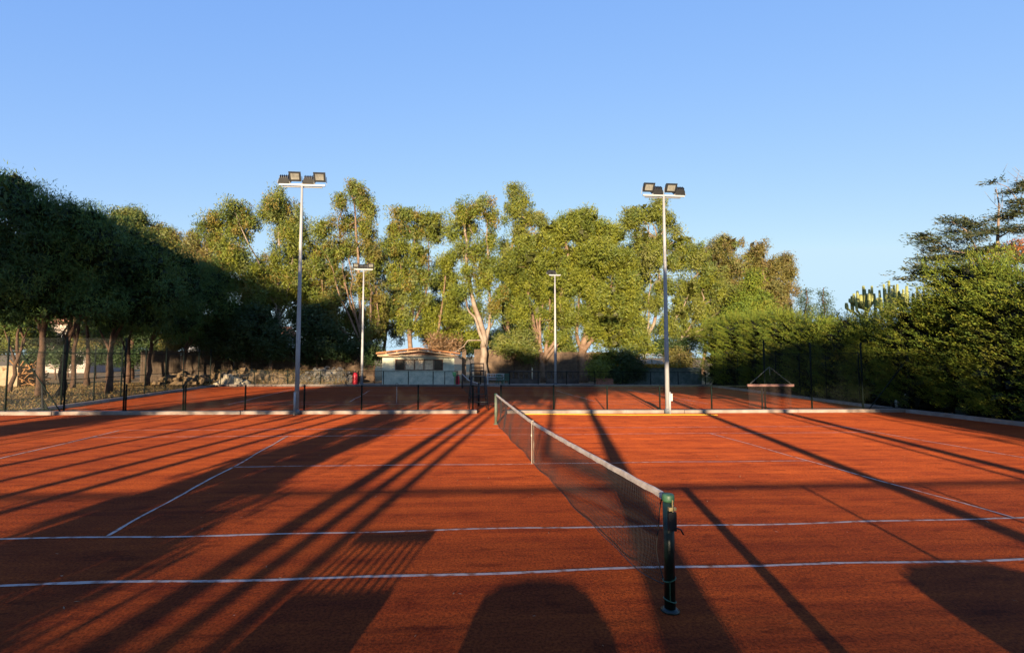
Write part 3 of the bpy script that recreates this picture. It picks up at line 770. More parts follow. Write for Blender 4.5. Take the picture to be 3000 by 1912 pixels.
# ================================================================== BACK WALLS, STONES, HOUSES
def wall_box(name, label, cat, a, c, z0, z1, m, th=0.25, top=None):
    a, c = Vector((a[0], a[1], 0)), Vector((c[0], c[1], 0)); d = c-a; t = thing(name, label, cat, a)
    b = MB(); q = (a+c)/2
    b.box((q.x, q.y, (z0+z1)/2), (d.length, th, z1-z0), math.atan2(d.y, d.x)); b.build('panel', m, t)
    if top:
        b = MB(); b.box((q.x, q.y, z1+0.03), (d.length+0.02, th+0.08, 0.06), math.atan2(d.y, d.x)); b.build('coping', top, t)
    return t
XB = lambda px, Y=41.0: P(px, 860, Y)[0]
def reed(label, p0, p1, z1, Y=41.0, m=None):
    x0, x1 = XB(p0, Y), XB(p1, Y); t = thing('reed_screen', label, 'reed screen', (x0, Y, 0), 'reed screens behind the far court')
    n = int((x1-x0)/0.045); b = MB()
    for i in range(n):
        x = x0+(x1-x0)*(i+0.5)/n
        b.box((x, Y+random.gauss(0, .012), 0.5*(z1+random.gauss(0, .04))), (0.044, 0.03, z1+random.gauss(0, .05)))
    b.build('reeds', m or REED, t)
    b = MB()
    for z in (0.6, 1.8, z1-0.25): b.tube([(x0, Y-0.03, z), (x1, Y-0.03, z)], 0.012, 4)
    b.build('tie_wire', BLACKM, t)
    return t
reed('brown reed screen right of the hut behind the bench', 1115, 1250, 3.0)
reed('short reed screen piece between the hut and the doorway gap', 1086, 1096, 3.0)
reed('brown reed screen behind the rounded gum trees', 1253, 1500, 2.8)
reed('brown reed screen left of the hut behind the rubble heap', 640, 880, 3.0)
reed('long dark reed screen behind the pines at the left', 330, 636, 2.7, m=mat('dark_reed', (0.06, 0.042, 0.028), 0.95, scale=3, var=0.35, bump=0.5, bscale=25))
def balustrade(label, p0, p1, Y=38.3):
    x0, x1 = XB(p0, Y), XB(p1, Y); t = thing('low_wall', label, 'low wall', (x0, Y, 0))
    b = MB(); b.box(((x0+x1)/2, Y, 0.2), (x1-x0, 0.3, 0.4)); b.build('plinth', DARKWALL, t)
    n = int((x1-x0)/0.45)
    for i in range(n+1):
        b = MB(); b.lathe((x0+(x1-x0)*i/n, Y, 0.4), [(0.07, 0), (0.10, 0.15), (0.05, 0.35), (0.08, 0.55), (0.09, 0.6)], 7); b.build('baluster', DARKWALL, t)
    b = MB(); b.box(((x0+x1)/2, Y, 1.06), (x1-x0, 0.26, 0.12)); b.build('coping', DARKWALL, t)
balustrade('dark low balustrade wall under the reed screen right of the umpire chair', 1195, 1268)
balustrade('dark low balustrade wall between the two forked gum trunks', 1284, 1360)

BANKM = mat('earth_bank', (0.17, 0.115, 0.06), 0.95, scale=2.5, c2=(0.06, 0.04, 0.022), bump=0.6, bscale=10)
def rock_heap(name, label, cat, px0, px1, Y, hz, n, m, sz=(0.12, 0.34), dep=1.2):
    x0, x1 = P(px0, 890, Y)[0], P(px1, 890, Y)[0]
    b = MB()
    for i in range(n):
        u = random.random(); x = x0+(x1-x0)*u; yy = Y+random.uniform(-dep, dep)
        top = hz*math.sin(math.pi*min(1, max(0, u*0.9+0.05)))**0.6*(1-0.6*abs(yy-Y)/dep)
        z = random.uniform(0, max(0.1, top)); r = random.uniform(*sz)
        vs_ = []
        for (a, c, d) in [(-1,-1,-1),(1,-1,-1),(1,1,-1),(-1,1,-1),(-.8,-.8,.8),(.8,-.8,.8),(.8,.8,.8),(-.8,.8,.8)]:
            vs_.append(Vector((a*r*random.uniform(.6, 1.2), c*r*random.uniform(.6, 1.1), d*r*random.uniform(.4, .9))))
        rm = Matrix.Rotation(random.uniform(0, 6), 3, 'Z') @ Matrix.Rotation(random.gauss(0, .4), 3, 'X')
        b.add([rm @ v + Vector((x, yy, z+r*0.4)) for v in vs_], [(0,3,2,1),(4,5,6,7),(0,1,5,4),(1,2,6,5),(2,3,7,6),(3,0,4,7)])
    # the earth core of the heap
    ns = 14; o = b.add([((x0+x1)/2+(x1-x0)/2*math.cos(2*math.pi*k/ns), Y+dep*math.sin(2*math.pi*k/ns), 0) for k in range(ns)]+[((x0+x1)/2+(x1-x0)/2*.55*math.cos(2*math.pi*k/ns), Y+dep*.4*math.sin(2*math.pi*k/ns), hz*0.75) for k in range(ns)], [])
    for k in range(ns): b.f.append((o+k, o+(k+1) % ns, o+ns+(k+1) % ns, o+ns+k))
    b.f.append(tuple(o+ns+k for k in range(ns)))
    return tag(b.build(name, m), label, cat)
rock_heap('rubble_heap', 'grey heap of broken stone left of the hut, beside the red gas cylinder', 'rubble heap', 705, 830, 37.6, 1.55, 620, mat('grey_stone', (0.15, 0.14, 0.12), 0.9, scale=2.5, c2=(0.05, 0.045, 0.04), bump=0.5, bscale=10), (0.07, 0.2))
rock_heap('rubble_heap', 'low brown stone bank behind the far left corner of the far court', 'stone bank', 470, 690, 37.2, 1.15, 230, BANKM, (0.10, 0.34), 1.6)
rock_heap('rubble_heap', 'small pile of pale yellow stones before the brown bank', 'stone pile', 512, 575, 35.0, 0.65, 40, STONEW, (0.12, 0.32), 0.5)
rock_heap('rubble_heap', 'brown stone bank under the pines beside the left fence', 'stone bank', 380, 475, 36.5, 1.0, 110, BANKM, (0.1, 0.3), 1.4)
# sandy mound, scroll panel, flower strip and grey hedge wall at the right
mx = P(1530, 860, 37.6)[0]
b = MB(); ns = 18
rings = [b.add([(mx+r*1.9*math.cos(2*math.pi*k/ns)*(1+.05*math.sin(k*3)), 38.0+r*0.8*math.sin(2*math.pi*k/ns), z) for k in range(ns)], []) for r, z in ((1.25, 0), (1.1, 1.2), (0.9, 1.75), (0.55, 2.05), (0.05, 2.2))]
for a, c in zip(rings, rings[1:]):
    for k in range(ns): b.f.append((a+k, a+(k+1) % ns, c+(k+1) % ns, c+k))
tag(b.build('sand_mound', SAND, None, True), 'pale sandy mound behind the iron scroll panel', 'mound')
sp0, sp1 = P(1500, 850, 36.9)[0], P(1560, 850, 36.9)[0]
t = thing('scroll_panel', 'white wrought iron scroll panel standing above the yellow flowers', 'iron panel', ((sp0+sp1)/2, 36.9, 1.6))
b = MB(); sw = (sp1-sp0)
def spiral(cx_, cz, r, d, ph, turns=1.6):
    return [(cx_+d*r*(1-0.85*u)*math.cos(ph+turns*2*math.pi*u), 36.9, cz+r*(1-0.85*u)*math.sin(ph+turns*2*math.pi*u)) for u in np.linspace(0, 1, 26)]
for k in range(4):
    cxk = sp0+sw*(0.14+0.24*k)
    b.tube(spiral(cxk, 2.42, 0.24, 1 if k % 2 else -1, 0.5), 0.028, 5); b.tube(spiral(cxk+0.05, 1.98, 0.20, -1 if k % 2 else 1, 3.6), 0.026, 5)
b.build('scrolls', WHITE, t)
b = MB(); b.tube([(sp0, 36.9, 1.72), (sp1, 36.9, 1.72)], 0.025, 5)
for u in (0.02, 0.5, 0.98): b.tube([(sp0+sw*u, 36.9, 0.0), (sp0+sw*u, 36.9, 2.5)], 0.02, 5)
b.build('frame', WHITE, t)
x0, x1 = P(1478, 880, 36.2)[0], P(1650, 880, 36.2)[0]
t = thing('planter_wall', 'grey green stone planter wall below the yellow flowers', 'planter wall', (x0, 36.2, 0))
b = MB(); b.box(((x0+x1)/2, 36.45, 0.74), (x1-x0, 0.5, 1.48)); b.build('wall', mat('blue_grey_stone', (0.13, 0.16, 0.14), 0.95, scale=3, c2=(0.05, 0.07, 0.06), bump=0.8, bscale=14), t)
n = 5000
C = np.column_stack([rng.uniform(P(1442, 870, 36.4)[0], P(1610, 870, 36.4)[0], n), rng.normal(36.5, 0.3, n), 1.5+0.22*rng.random(n)])
A = rdir(n); A[:, 2] = np.abs(A[:, 2])+0.4; A = unit(A)
o = leaf_mesh('flower_bed', C, A, sides(A), rng.uniform(.12, .28, n), rng.uniform(.04, .09, n), np.array([(0.40, 0.20, 0.02), (0.34, 0.22, 0.03), (0.20, 0.17, 0.03)])[rng.integers(0, 3, n)], LEAF)
stuff(o, 'strip of yellow orange flowers on the planter wall')
# terracotta planter
x0, x1 = P(1404, 890, 35.6)[0], P(1440, 890, 35.6)[0]
t = thing('planter', 'long terracotta planter at the foot of the bright green shrub', 'planter', ((x0+x1)/2, 35.6, 0))
b = MB(); b.box(((x0+x1)/2, 35.6, 0.25), (x1-x0, 0.45, 0.5)); b.build('trough', TERRA, t)
b = MB(); b.box(((x0+x1)/2, 35.6, 0.53), (x1-x0+0.1, 0.55, 0.06)); b.build('rim', TERRA, t)
# dry grass under the pines and on the bank
n = 42000
gx = np.concatenate([rng.uniform(-46, -18.7, n-9000), rng.uniform(-20, -9.2, 9000)]); gy = np.concatenate([rng.uniform(13, 38, n-9000), rng.uniform(35.2, 39.5, 9000)])
hz_ = np.concatenate([np.zeros(n-9000), rng.uniform(0, 1.1, 9000)*np.clip((gy[-9000:]-35.2)/1.5, 0, 1)])
C = np.column_stack([gx, gy, 0.05+hz_]); A = rdir(n); A[:, 2] = np.abs(A[:, 2])*0.8+0.25; A = unit(A)
o = leaf_mesh('dry_grass', C, A, sides(A), rng.uniform(.12, .34, n), rng.uniform(.015, .04, n), np.array([(0.20, 0.125, 0.045), (0.15, 0.10, 0.035), (0.11, 0.10, 0.03), (0.24, 0.15, 0.06)])[rng.integers(0, 4, n)], LEAF)
stuff(o, 'dry brown grass under the pines and over the stone bank')
# branch pile at far left
b = MB(); bx0, bx1 = P(30, 830, 34)[0], P(92, 830, 34)[0]
for i in range(130):
    x = random.uniform(bx0, bx1); y = 34+random.uniform(-1, 1); z = random.uniform(0.05, 1.7)*(1-abs((x-(bx0+bx1)/2)/(bx1-bx0))*1.2)
    d = Vector((random.gauss(0, 1), random.gauss(0, .8), random.gauss(0, .8))).normalized()*random.uniform(.3, .9)
    b.tube([(x-d.x, y-d.y, max(0.03, z-d.z)), (x+d.x, y+d.y, max(0.03, z+d.z))], random.uniform(.02, .06), 5)
tag(b.build('branch_pile', mat('cut_wood', (0.24, 0.12, 0.045), 0.9, var=0.3)), 'sunlit pile of cut branches under the pines at the far left', 'branch pile')
wall_box('garden_wall', 'pale low wall at the far left edge below the branch pile', 'wall', (P(-40, 870, 33)[0], 33), (P(46, 870, 33)[0], 33), 0, 1.45, SAND, 0.3, STONEW)
def house(label, px0, px1, Y, eave, ridge, nw, m=HOUSEW):
    x0, x1 = P(px0, 780, Y)[0], P(px1, 780, Y)[0]; D = 8.0
    t = thing('house', label, 'house', ((x0+x1)/2, Y, 0))
    b = MB(); b.box(((x0+x1)/2, Y+D/2, eave/2), (x1-x0, D, eave)); b.build('wall', m, t)
    b = MB(); ym = Y+D/2
    b.add([(x0-.4, Y-.5, eave), (x1+.4, Y-.5, eave), (x1+.4, ym, ridge), (x0-.4, ym, ridge), (x1+.4, Y+D+.5, eave), (x0-.4, Y+D+.5, eave)], [(0,1,2,3), (3,2,4,5), (0,3,5), (1,4,2), (0,5,4,1)])
    b.build('roof', TILE, t)
    for k in range(nw):
        x = x0+(x1-x0)*(k+0.5)/nw
        for z in ([1.6, 4.4] if eave > 5 else [1.6]):
            b = MB(); b.box((x, Y-0.02, z), (1.1, 0.06, 1.3)); wd = b.build('window', WHITE, t)
            b = MB(); b.box((x, Y-0.06, z), (0.9, 0.03, 1.1)); b.build('pane', GLASS, wd).location = -Vector(t.location)-Vector(wd.location)
    return t
house('pinkish white two storey house glimpsed between the pine trunks', 95, 205, 62, 6.2, 8.0, 4)
house('pale long house behind the pines near the left gum trees', 440, 660, 66, 5.2, 6.6, 6, mat('blue_white_render', (0.28, 0.29, 0.32), 0.9, var=0.1))

# ================================================================== GUM TREES
GG = 'gum trees behind the far court'
px_tree('gum_tree', 'slim gum tree with a two lobed crown, leftmost of the tall gums', 'tree', 41, 640,
  [(545,500,46,30),(512,545,36,40),(575,540,38,38),(520,600,32,38),(556,620,42,44),(598,640,34,46),(540,672,46,32),(590,690,46,34),(498,640,24,44)],
  [[(640,880,0),(637,800,0),(622,730,0),(608,680,.3)], [(637,800,0),(650,720,.3),(600,600,0),(560,520,0)], [(632,770,0),(560,640,0),(522,560,0)]], EUC, BARK_W, GG, r0=0.22)
px_tree('gum_tree', 'narrow gum tree with a dense head just left of the left floodlight pole', 'tree', 42, 652,
  [(655,482,40,30),(690,510,30,40),(628,500,22,26),(672,545,28,24),(695,580,20,40),(690,640,30,34),(640,610,26,26),(624,668,44,30),(690,690,34,34),(650,700,46,24)],
  [[(652,880,0),(650,790,0),(654,660,0),(656,560,0),(655,500,0)], [(650,760,.2),(690,640,.2),(690,540,.2)], [(650,800,0),(628,690,.2)]], EUC, BARK_W, GG, r0=0.2)
px_tree('gum_tree', 'small greyish gum tree at the end of the pine row', 'tree', 44, 470,
  [(452,565,30,22),(484,600,32,32),(442,610,26,30),(470,640,36,30),(500,570,20,18)],
  [[(470,880,0),(468,720,0),(466,600,0)], [(468,720,0),(490,600,0)]], EUC3, BARK_W, GG, r0=0.16)
px_tree('gum_tree', 'tallest gum tree, with a small round head above many reddish stems', 'tree', 42, 862,
  [(828,446,32,26),(800,482,17,20),(850,470,24,28),(868,500,18,22),(836,520,36,20),(872,548,26,28),(806,530,14,16),(748,535,26,22),(738,580,26,36),(772,590,34,28),(820,585,36,30),(866,600,34,36),
   (760,640,34,28),(808,650,44,36),(862,664,36,40),(740,690,26,40),(786,720,34,30),(846,738,40,34),(884,700,22,38),(770,770,26,26),(880,770,24,30)],
  [[(862,880,0),(860,810,0),(846,700,0),(838,560,0),(832,470,0)], [(858,820,.3),(880,720,.3),(872,600,.3)], [(856,820,-.3),(800,700,-.3),(768,600,-.3)], [(858,825,0),(815,680,.4),(800,560,.4)], [(855,825,.2),(770,740,0),(744,600,0)],
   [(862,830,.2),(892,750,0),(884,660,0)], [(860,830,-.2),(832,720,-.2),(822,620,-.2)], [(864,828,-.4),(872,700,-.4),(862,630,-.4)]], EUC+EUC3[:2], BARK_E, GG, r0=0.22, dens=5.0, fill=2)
px_tree('gum_tree', 'gum tree with a broad bright crown rising straight behind the hut', 'tree', 43, 960,
  [(940,512,28,20),(976,505,36,18),(1012,514,28,22),(930,546,24,26),(974,545,42,26),(1018,545,24,24),(946,596,40,36),(990,596,28,34),(940,646,34,30),(984,650,26,34),(950,698,36,30),(990,712,34,34),(930,740,26,26),(960,760,30,28)],
  [[(960,880,0),(962,780,0),(975,690,0),(974,560,0)], [(962,780,0),(940,680,0),(940,580,0)], [(962,790,.2),(1000,700,.2),(1008,560,.2)]], EUC, BARK_E, GG, r0=0.28, dens=5.5, fill=3)
px_tree('gum_tree', 'low hanging yellow green gum tree between the hut roof and the forked trunk', 'tree', 43.5, 1020,
  [(1048,622,24,26),(1046,662,26,34),(1062,704,26,34),(1030,740,36,26),(1080,752,34,26),(990,772,36,24),(1046,784,40,22),(1094,790,28,22)],
  [[(1020,880,0),(1022,800,0),(1040,720,0),(1048,640,0)], [(1022,800,0),(990,760,0)], [(1022,800,0),(1084,740,0)]], YG+EUC[:2], BARK_E, GG, r0=0.2, dens=5.5, fill=3)
px_tree('gum_tree', 'open gum tree with a pale forked trunk behind the umpire chair', 'tree', 40.2, 1140,
  [(1092,502,30,24),(1130,484,30,18),(1078,540,22,32),(1112,540,28,28),(1150,508,18,22),(1148,556,16,36),(1088,594,32,26),(1124,600,26,28),(1150,630,22,30),(1096,640,26,24),(1128,672,30,28),(1090,690,22,20),(1112,728,30,22),(1150,736,28,24),(1172,690,22,26)],
  [[(1140,885,0),(1139,830,0),(1136,780,0),(1108,690,0),(1096,600,0),(1092,520,0)], [(1139,830,.15),(1150,770,.15),(1150,640,.15),(1146,520,.15)], [(1137,815,-.2),(1122,760,-.2),(1098,720,-.2)], [(1140,800,.3),(1164,740,.3)], [(1134,800,-.2),(1100,800,-.5),(1062,838,-.8)]], EUC, BARK_W, GG, r0=0.36, dens=5.0, fill=1.5)
px_tree('gum_tree', 'tall thin gum tree with a tufted head right of the open forked gum', 'tree', 44, 1192,
  [(1214,464,30,20),(1236,484,26,20),(1200,500,26,24),(1240,520,26,20),(1264,540,26,18),(1282,548,18,16),(1214,546,22,28),(1196,590,18,32),(1230,580,18,22),(1184,640,22,34),(1190,700,26,34),(1200,744,24,22)],
  [[(1192,880,0),(1193,800,0),(1200,640,0),(1212,500,0)], [(1200,640,0),(1240,520,0)], [(1193,790,0),(1182,760,0),(1184,660,0)]], EUC2+EUC[:1], BARK_E, GG, r0=0.24)
px_tree('gum_tree', 'large rounded gum tree with a crown to the ground, left of the far right pole', 'tree', 41, 1276,
  [(1310,560,40,26),(1262,574,36,26),(1340,528,34,24),(1240,618,36,32),(1292,620,42,36),(1338,600,36,36),(1216,668,32,34),(1262,682,40,36),(1312,684,38,36),(1226,724,30,30),(1272,738,36,30),(1318,748,34,30),(1340,660,30,36),(1300,790,28,22)],
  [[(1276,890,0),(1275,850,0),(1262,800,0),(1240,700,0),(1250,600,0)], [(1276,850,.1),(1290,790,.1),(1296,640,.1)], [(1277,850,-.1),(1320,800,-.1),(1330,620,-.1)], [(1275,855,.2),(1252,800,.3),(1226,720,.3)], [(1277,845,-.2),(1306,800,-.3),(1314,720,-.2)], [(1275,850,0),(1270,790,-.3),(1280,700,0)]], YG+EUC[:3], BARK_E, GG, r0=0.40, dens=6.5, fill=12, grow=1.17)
px_tree('gum_tree', 'large rounded gum tree with a thick stubby forked trunk, right of the far pole', 'tree', 41, 1370,
  [(1372,516,34,24),(1408,540,38,26),(1362,556,34,28),(1436,570,30,28),(1386,590,42,36),(1440,620,38,36),(1392,640,42,36),(1462,664,32,36),(1410,690,44,36),(1370,680,30,36),(1470,716,34,34),(1424,740,44,32),(1376,744,36,32),(1490,760,30,30),(1450,790,40,28),(1400,790,30,22),(1500,806,24,22)],
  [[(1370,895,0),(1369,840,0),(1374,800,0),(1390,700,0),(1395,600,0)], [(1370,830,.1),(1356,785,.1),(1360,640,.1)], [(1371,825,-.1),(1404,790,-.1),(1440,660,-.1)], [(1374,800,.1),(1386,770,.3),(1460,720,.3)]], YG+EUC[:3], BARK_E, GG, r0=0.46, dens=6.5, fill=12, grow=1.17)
px_tree('gum_tree', 'gum tree with white leaning stems directly behind the right floodlight pole', 'tree', 43, 1510,
  [(1502,500,28,22),(1536,504,30,22),(1480,522,18,22),(1574,528,28,26),(1506,552,28,26),(1552,566,36,30),(1598,570,28,28),(1530,614,40,32),(1586,620,38,34),(1630,606,32,32),(1560,670,40,34),(1614,676,38,34),(1660,656,34,36),(1600,736,40,34),(1648,730,38,34),(1692,710,32,34),(1540,726,28,28),(1566,780,30,26),(1620,790,36,26),(1690,764,28,24)],
  [[(1510,880,0),(1514,830,0),(1538,760,0),(1556,690,0),(1545,560,0)], [(1516,825,.2),(1526,730,.2),(1528,640,.2)], [(1520,830,-.2),(1580,780,-.2),(1620,690,-.2)], [(1514,835,0),(1600,800,.2),(1650,720,.2)]], EUC2+EUC[:2], BARK_W, GG, r0=0.26, dens=5.5, fill=5)
px_tree('gum_tree', 'brownish gum tree with a notched top, second from the right end', 'tree', 47, 1710,
  [(1704,574,32,22),(1672,600,26,24),(1690,630,34,30),(1730,626,30,30),(1712,676,36,34),(1742,690,28,36),(1724,730,34,26)],
  [[(1710,880,0),(1712,760,0),(1706,620,0)], [(1712,760,0),(1734,640,0)]], EUC3+EUC2[:2], BARK_E, GG, r0=0.26, dens=6, fill=8)
px_tree('gum_tree', 'rounded brownish gum tree at the right end of the row', 'tree', 48, 1800,
  [(1776,590,30,26),(1768,630,26,30),(1806,630,34,30),(1838,622,24,24),(1788,680,38,36),(1832,676,32,38),(1850,660,14,34),(1800,730,40,30),(1840,730,24,30),(1760,716,24,32)],
  [[(1800,880,0),(1802,760,0),(1790,620,0)], [(1802,760,0),(1836,650,0)]], EUC3, BARK_E, GG, r0=0.26, dens=6, fill=8)

for px_, Y_, bl_, pal_, lb_ in [
   (700, 51, [(690,600,40,34),(724,640,36,40),(676,660,36,40),(710,710,44,40),(744,700,30,36),(690,760,40,30)], EUC2, 'farther gum tree filling the gap behind the left floodlight pole'),
   (905, 51, [(904,590,28,34),(898,650,34,40),(916,710,34,40),(892,760,36,34),(924,780,34,30)], EUC2, 'farther gum tree between the tallest gum and the one behind the hut'),
   (1040, 52, [(1030,660,30,34),(1066,690,34,36),(1034,730,36,34),(1070,760,36,30),(1020,790,30,24)], EUC2, 'farther gum tree behind the low hanging yellow green one'),
   (1215, 52, [(1226,600,28,32),(1200,650,30,36),(1240,690,34,40),(1206,720,34,36),(1196,770,34,30),(1246,770,34,34)], EUC2, 'farther gum tree left of the large rounded gum'),
   (1500, 52, [(1490,600,34,36),(1520,650,38,40),(1476,660,34,40),(1510,710,40,40),(1530,770,40,34),(1480,780,34,34)], EUC2, 'farther gum tree behind the white leaning stems'),
   (1650, 53, [(1650,610,34,30),(1690,660,36,36),(1640,690,36,40),(1680,730,36,36),(1660,780,44,34),(1720,770,36,30)], EUC2, 'farther gum tree between the right pole and the brownish gum'),
   (790, 52, [(790,680,34,36),(770,730,34,36),(820,750,34,36),(790,790,36,28),(850,800,34,24)], EUC3+EUC2, 'farther gum tree among the reddish stems of the tallest gum')]:
    px_tree('gum_tree', lb_, 'tree', Y_, px_, bl_, [[(px_,880,0),(px_+3,780,0),(px_-2,680,0)], [(px_+2,800,0),(px_+24,700,0)]], pal_, BARK_E, 'gum trees farther back', r0=0.24, dens=4.0, fill=2)
# understorey
def bush(label, px, Y, blobs, pal, name='bush', group='bushes behind the far court', **kw):
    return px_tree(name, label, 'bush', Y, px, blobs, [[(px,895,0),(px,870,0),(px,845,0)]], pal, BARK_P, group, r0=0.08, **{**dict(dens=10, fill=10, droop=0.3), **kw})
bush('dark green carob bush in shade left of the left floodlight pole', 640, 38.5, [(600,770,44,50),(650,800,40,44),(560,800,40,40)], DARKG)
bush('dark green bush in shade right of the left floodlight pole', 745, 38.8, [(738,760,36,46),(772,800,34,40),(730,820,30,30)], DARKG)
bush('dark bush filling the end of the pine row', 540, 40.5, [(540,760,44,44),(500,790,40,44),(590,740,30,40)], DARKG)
bush('dry brown bush showing above the hut roof', 1040, 40.4, [(1026,812,18,20),(1064,808,20,20),(1046,818,22,14)], DRY, fill=1, dens=6, shell=0.3)
bush('sunlit green bush against the reed screen right of the forked trunk', 1210, 40.3, [(1196,808,30,22),(1226,800,28,26),(1240,826,22,18)], EUC2)
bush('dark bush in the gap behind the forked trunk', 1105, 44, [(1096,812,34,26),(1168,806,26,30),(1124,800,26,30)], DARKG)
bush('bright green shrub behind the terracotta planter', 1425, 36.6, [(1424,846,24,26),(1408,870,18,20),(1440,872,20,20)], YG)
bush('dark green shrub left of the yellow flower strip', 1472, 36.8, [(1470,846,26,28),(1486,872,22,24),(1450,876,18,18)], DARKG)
bush('greyish shrub right of the iron scroll panel', 1600, 38.4, [(1592,846,22,22),(1612,856,18,20)], EUC3)
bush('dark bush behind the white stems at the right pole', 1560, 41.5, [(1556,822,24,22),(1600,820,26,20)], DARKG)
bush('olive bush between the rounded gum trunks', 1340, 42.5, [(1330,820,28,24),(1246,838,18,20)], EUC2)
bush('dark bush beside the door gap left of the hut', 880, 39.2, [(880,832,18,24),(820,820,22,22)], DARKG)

UL = 'undergrowth behind the pine row'
for px_, Y_, bl_, pal_, lb_ in [(20, 46, [(10,770,44,30),(50,800,36,26),(-20,810,40,30)], EUC2, 'sunlit green bush at the far left edge behind the branch pile'),
    (90, 48, [(84,800,26,24),(104,780,20,22)], DARKG, 'dark bush left of the white house'),
    (160, 50, [(150,806,30,18),(176,800,22,20)], DARKG, 'dark bush below the white house windows'),
    (225, 47, [(216,770,30,34),(240,800,30,26),(210,812,24,18)], EUC3, 'olive bush right of the white house'),
    (290, 48, [(276,790,30,30),(306,806,28,24),(290,760,24,24)], DARKG, 'dark bush behind the split trunk pine'),
    (360, 47, [(350,790,36,34),(384,806,30,24)], DARKG, 'dark bush behind the reddish trunked pine'),
    (430, 46, [(420,800,34,28),(452,780,30,34)], EUC3, 'olive bush behind the last pine'),
    (130, 44, [(110,836,34,16),(150,842,30,14),(76,846,24,12)], DARKG, 'low dark bush at the foot of the white house'),
    (250, 44, [(240,836,34,18),(290,840,34,16),(330,838,26,16)], DARKG, 'low dark bush behind the split trunk, right of the white house'),
    (500, 47, [(488,812,30,24),(520,790,32,36)], DARKG, 'dark bush before the long pale house')]:
    bush(lb_, px_, Y_, bl_, pal_, group=UL, shell=0.35)
# conifers far right
for px, Y, lb in ((1895, 55, 'small dark conifer beyond the hedge, larger of two'), (1937, 56, 'small dark conifer beyond the hedge, right one of two')):
    s = 1 if px < 1900 else 0.8
    px_tree('conifer', lb, 'tree', Y, px, [(px,690,14*s,12*s),(px,708,22*s,10*s),(px+2,724,26*s,12*s),(px,745,30*s,16*s),(px,770,34*s,16*s)], [[(px,880,0),(px,760,0),(px,676,0)]], DARKG, BARK_P, 'small conifers beyond the hedge', r0=0.15, dens=9, m=NEEDLE, droop=0.1, per=26, sig=0.35)
px_tree('conifer', 'feathery yellow green conifer before the brownish gum at the right end', 'tree', 40, 1760,
  [(1770,655,14,24),(1760,700,30,24),(1790,720,28,30),(1740,740,34,26),(1780,770,40,26)], [[(1765,885,0),(1766,760,0),(1770,650,0)]], CYP, BARK_P, None, r0=0.15, dens=10, m=NEEDLE, droop=0.0)
# trees behind the pines
px_tree('broadleaf_tree', 'sunlit round tree showing above the pines at the left', 'tree', 46, 310, [(296,506,36,20),(330,520,32,24),(284,540,34,26),(330,560,40,30)], [[(310,880,0),(312,700,0),(310,540,0)]], EUC2, BARK_P, 'trees behind the pine row', r0=0.22, dens=9, droop=0.3, fill=6)
px_tree('broadleaf_tree', 'sunlit olive tree on the right shoulder of the pine row', 'tree', 47, 385, [(372,546,28,24),(402,564,26,22),(424,590,26,26),(380,590,34,30)], [[(385,880,0),(386,700,0),(385,570,0)]], EUC3+EUC2, BARK_P, 'trees behind the pine row', r0=0.22, dens=9, droop=0.3, fill=6)

# ================================================================== STONE PINES
def pine(label, Y, base, blobs, stems, r0=0.27, group='stone pines along the left side', dens=5.5, **kw):
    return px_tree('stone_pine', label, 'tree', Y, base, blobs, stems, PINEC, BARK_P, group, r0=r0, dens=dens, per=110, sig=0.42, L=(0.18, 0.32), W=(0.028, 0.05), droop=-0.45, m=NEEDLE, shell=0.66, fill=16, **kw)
pine('biggest stone pine, dark crown cut by the left edge of the photo', 24.3, 95, [(10,470,80,56),(90,510,84,56),(-30,560,90,70),(60,600,104,70),(140,590,76,66),(20,670,104,50),(110,670,100,50),(40,440,50,30),(130,520,60,50),(60,720,80,26),(150,640,60,50)], [[(95,935,0),(97,840,0),(104,760,0),(90,660,0)], [(100,780,0),(60,680,0)], [(102,770,0),(140,660,0)]], 0.24)
pine('stone pine with a leaning reddish trunk right of the biggest pine', 24.0, 135, [(190,520,60,44),(170,590,70,60),(220,600,60,60),(190,670,80,50),(150,730,60,26),(240,560,50,44),(210,720,60,30),(160,540,60,40)], [[(135,938,0),(150,850,0),(163,780,0),(178,690,0)], [(160,790,0),(210,680,0)]], 0.20)
pine('thin stone pine standing behind the leaning one', 31, 172, [(240,530,56,40),(270,590,60,56),(230,650,70,56),(180,700,60,40)], [[(172,895,0),(174,820,0),(186,760,0),(210,680,0)], [(178,800,0),(164,730,0)]], 0.16)
pine('stone pine with a split trunk base in the middle of the row', 27.2, 255, [(310,570,56,40),(290,640,70,56),(350,640,56,52),(310,710,76,44),(260,740,60,28),(350,590,46,30),(380,690,50,40),(330,750,60,26)], [[(255,925,0),(258,850,0),(262,800,0),(290,720,0)], [(262,830,.3),(232,770,.3)], [(262,810,0),(316,720,0)]], 0.21)
pine('reddish trunked stone pine, second last of the row', 33.8, 346, [(390,606,50,36),(370,660,60,52),(430,670,50,48),(390,730,70,44),(330,740,60,30),(440,630,40,34),(430,720,60,40),(410,764,60,26)], [[(346,908,0),(350,850,0),(356,800,0),(380,720,0)], [(356,800,0),(420,720,0)]], 0.20)
pine('last stone pine of the row, beside the small grey gum', 38.5, 430, [(470,650,44,34),(450,700,56,46),(504,700,44,44),(470,760,60,36),(420,770,50,30),(516,660,30,26),(530,730,44,40),(490,690,50,40)], [[(430,890,0),(434,840,0),(450,770,0)], [(434,830,0),(490,750,0)]], 0.18)
pine('slender stone pine behind, between the big and the split trunks', 34, 205, [(200,600,60,50),(240,690,60,46),(150,650,60,50)], [[(205,905,0),(207,830,0),(204,700,0)]], 0.2)
pine('far stone pine seen between the trunks at the left edge', 38, 30, [(40,640,60,50),(0,700,60,40),(80,700,50,40),(30,740,60,30)], [[(30,900,0),(40,820,0),(50,720,0)], [(36,850,0),(8,770,0)]], 0.18)
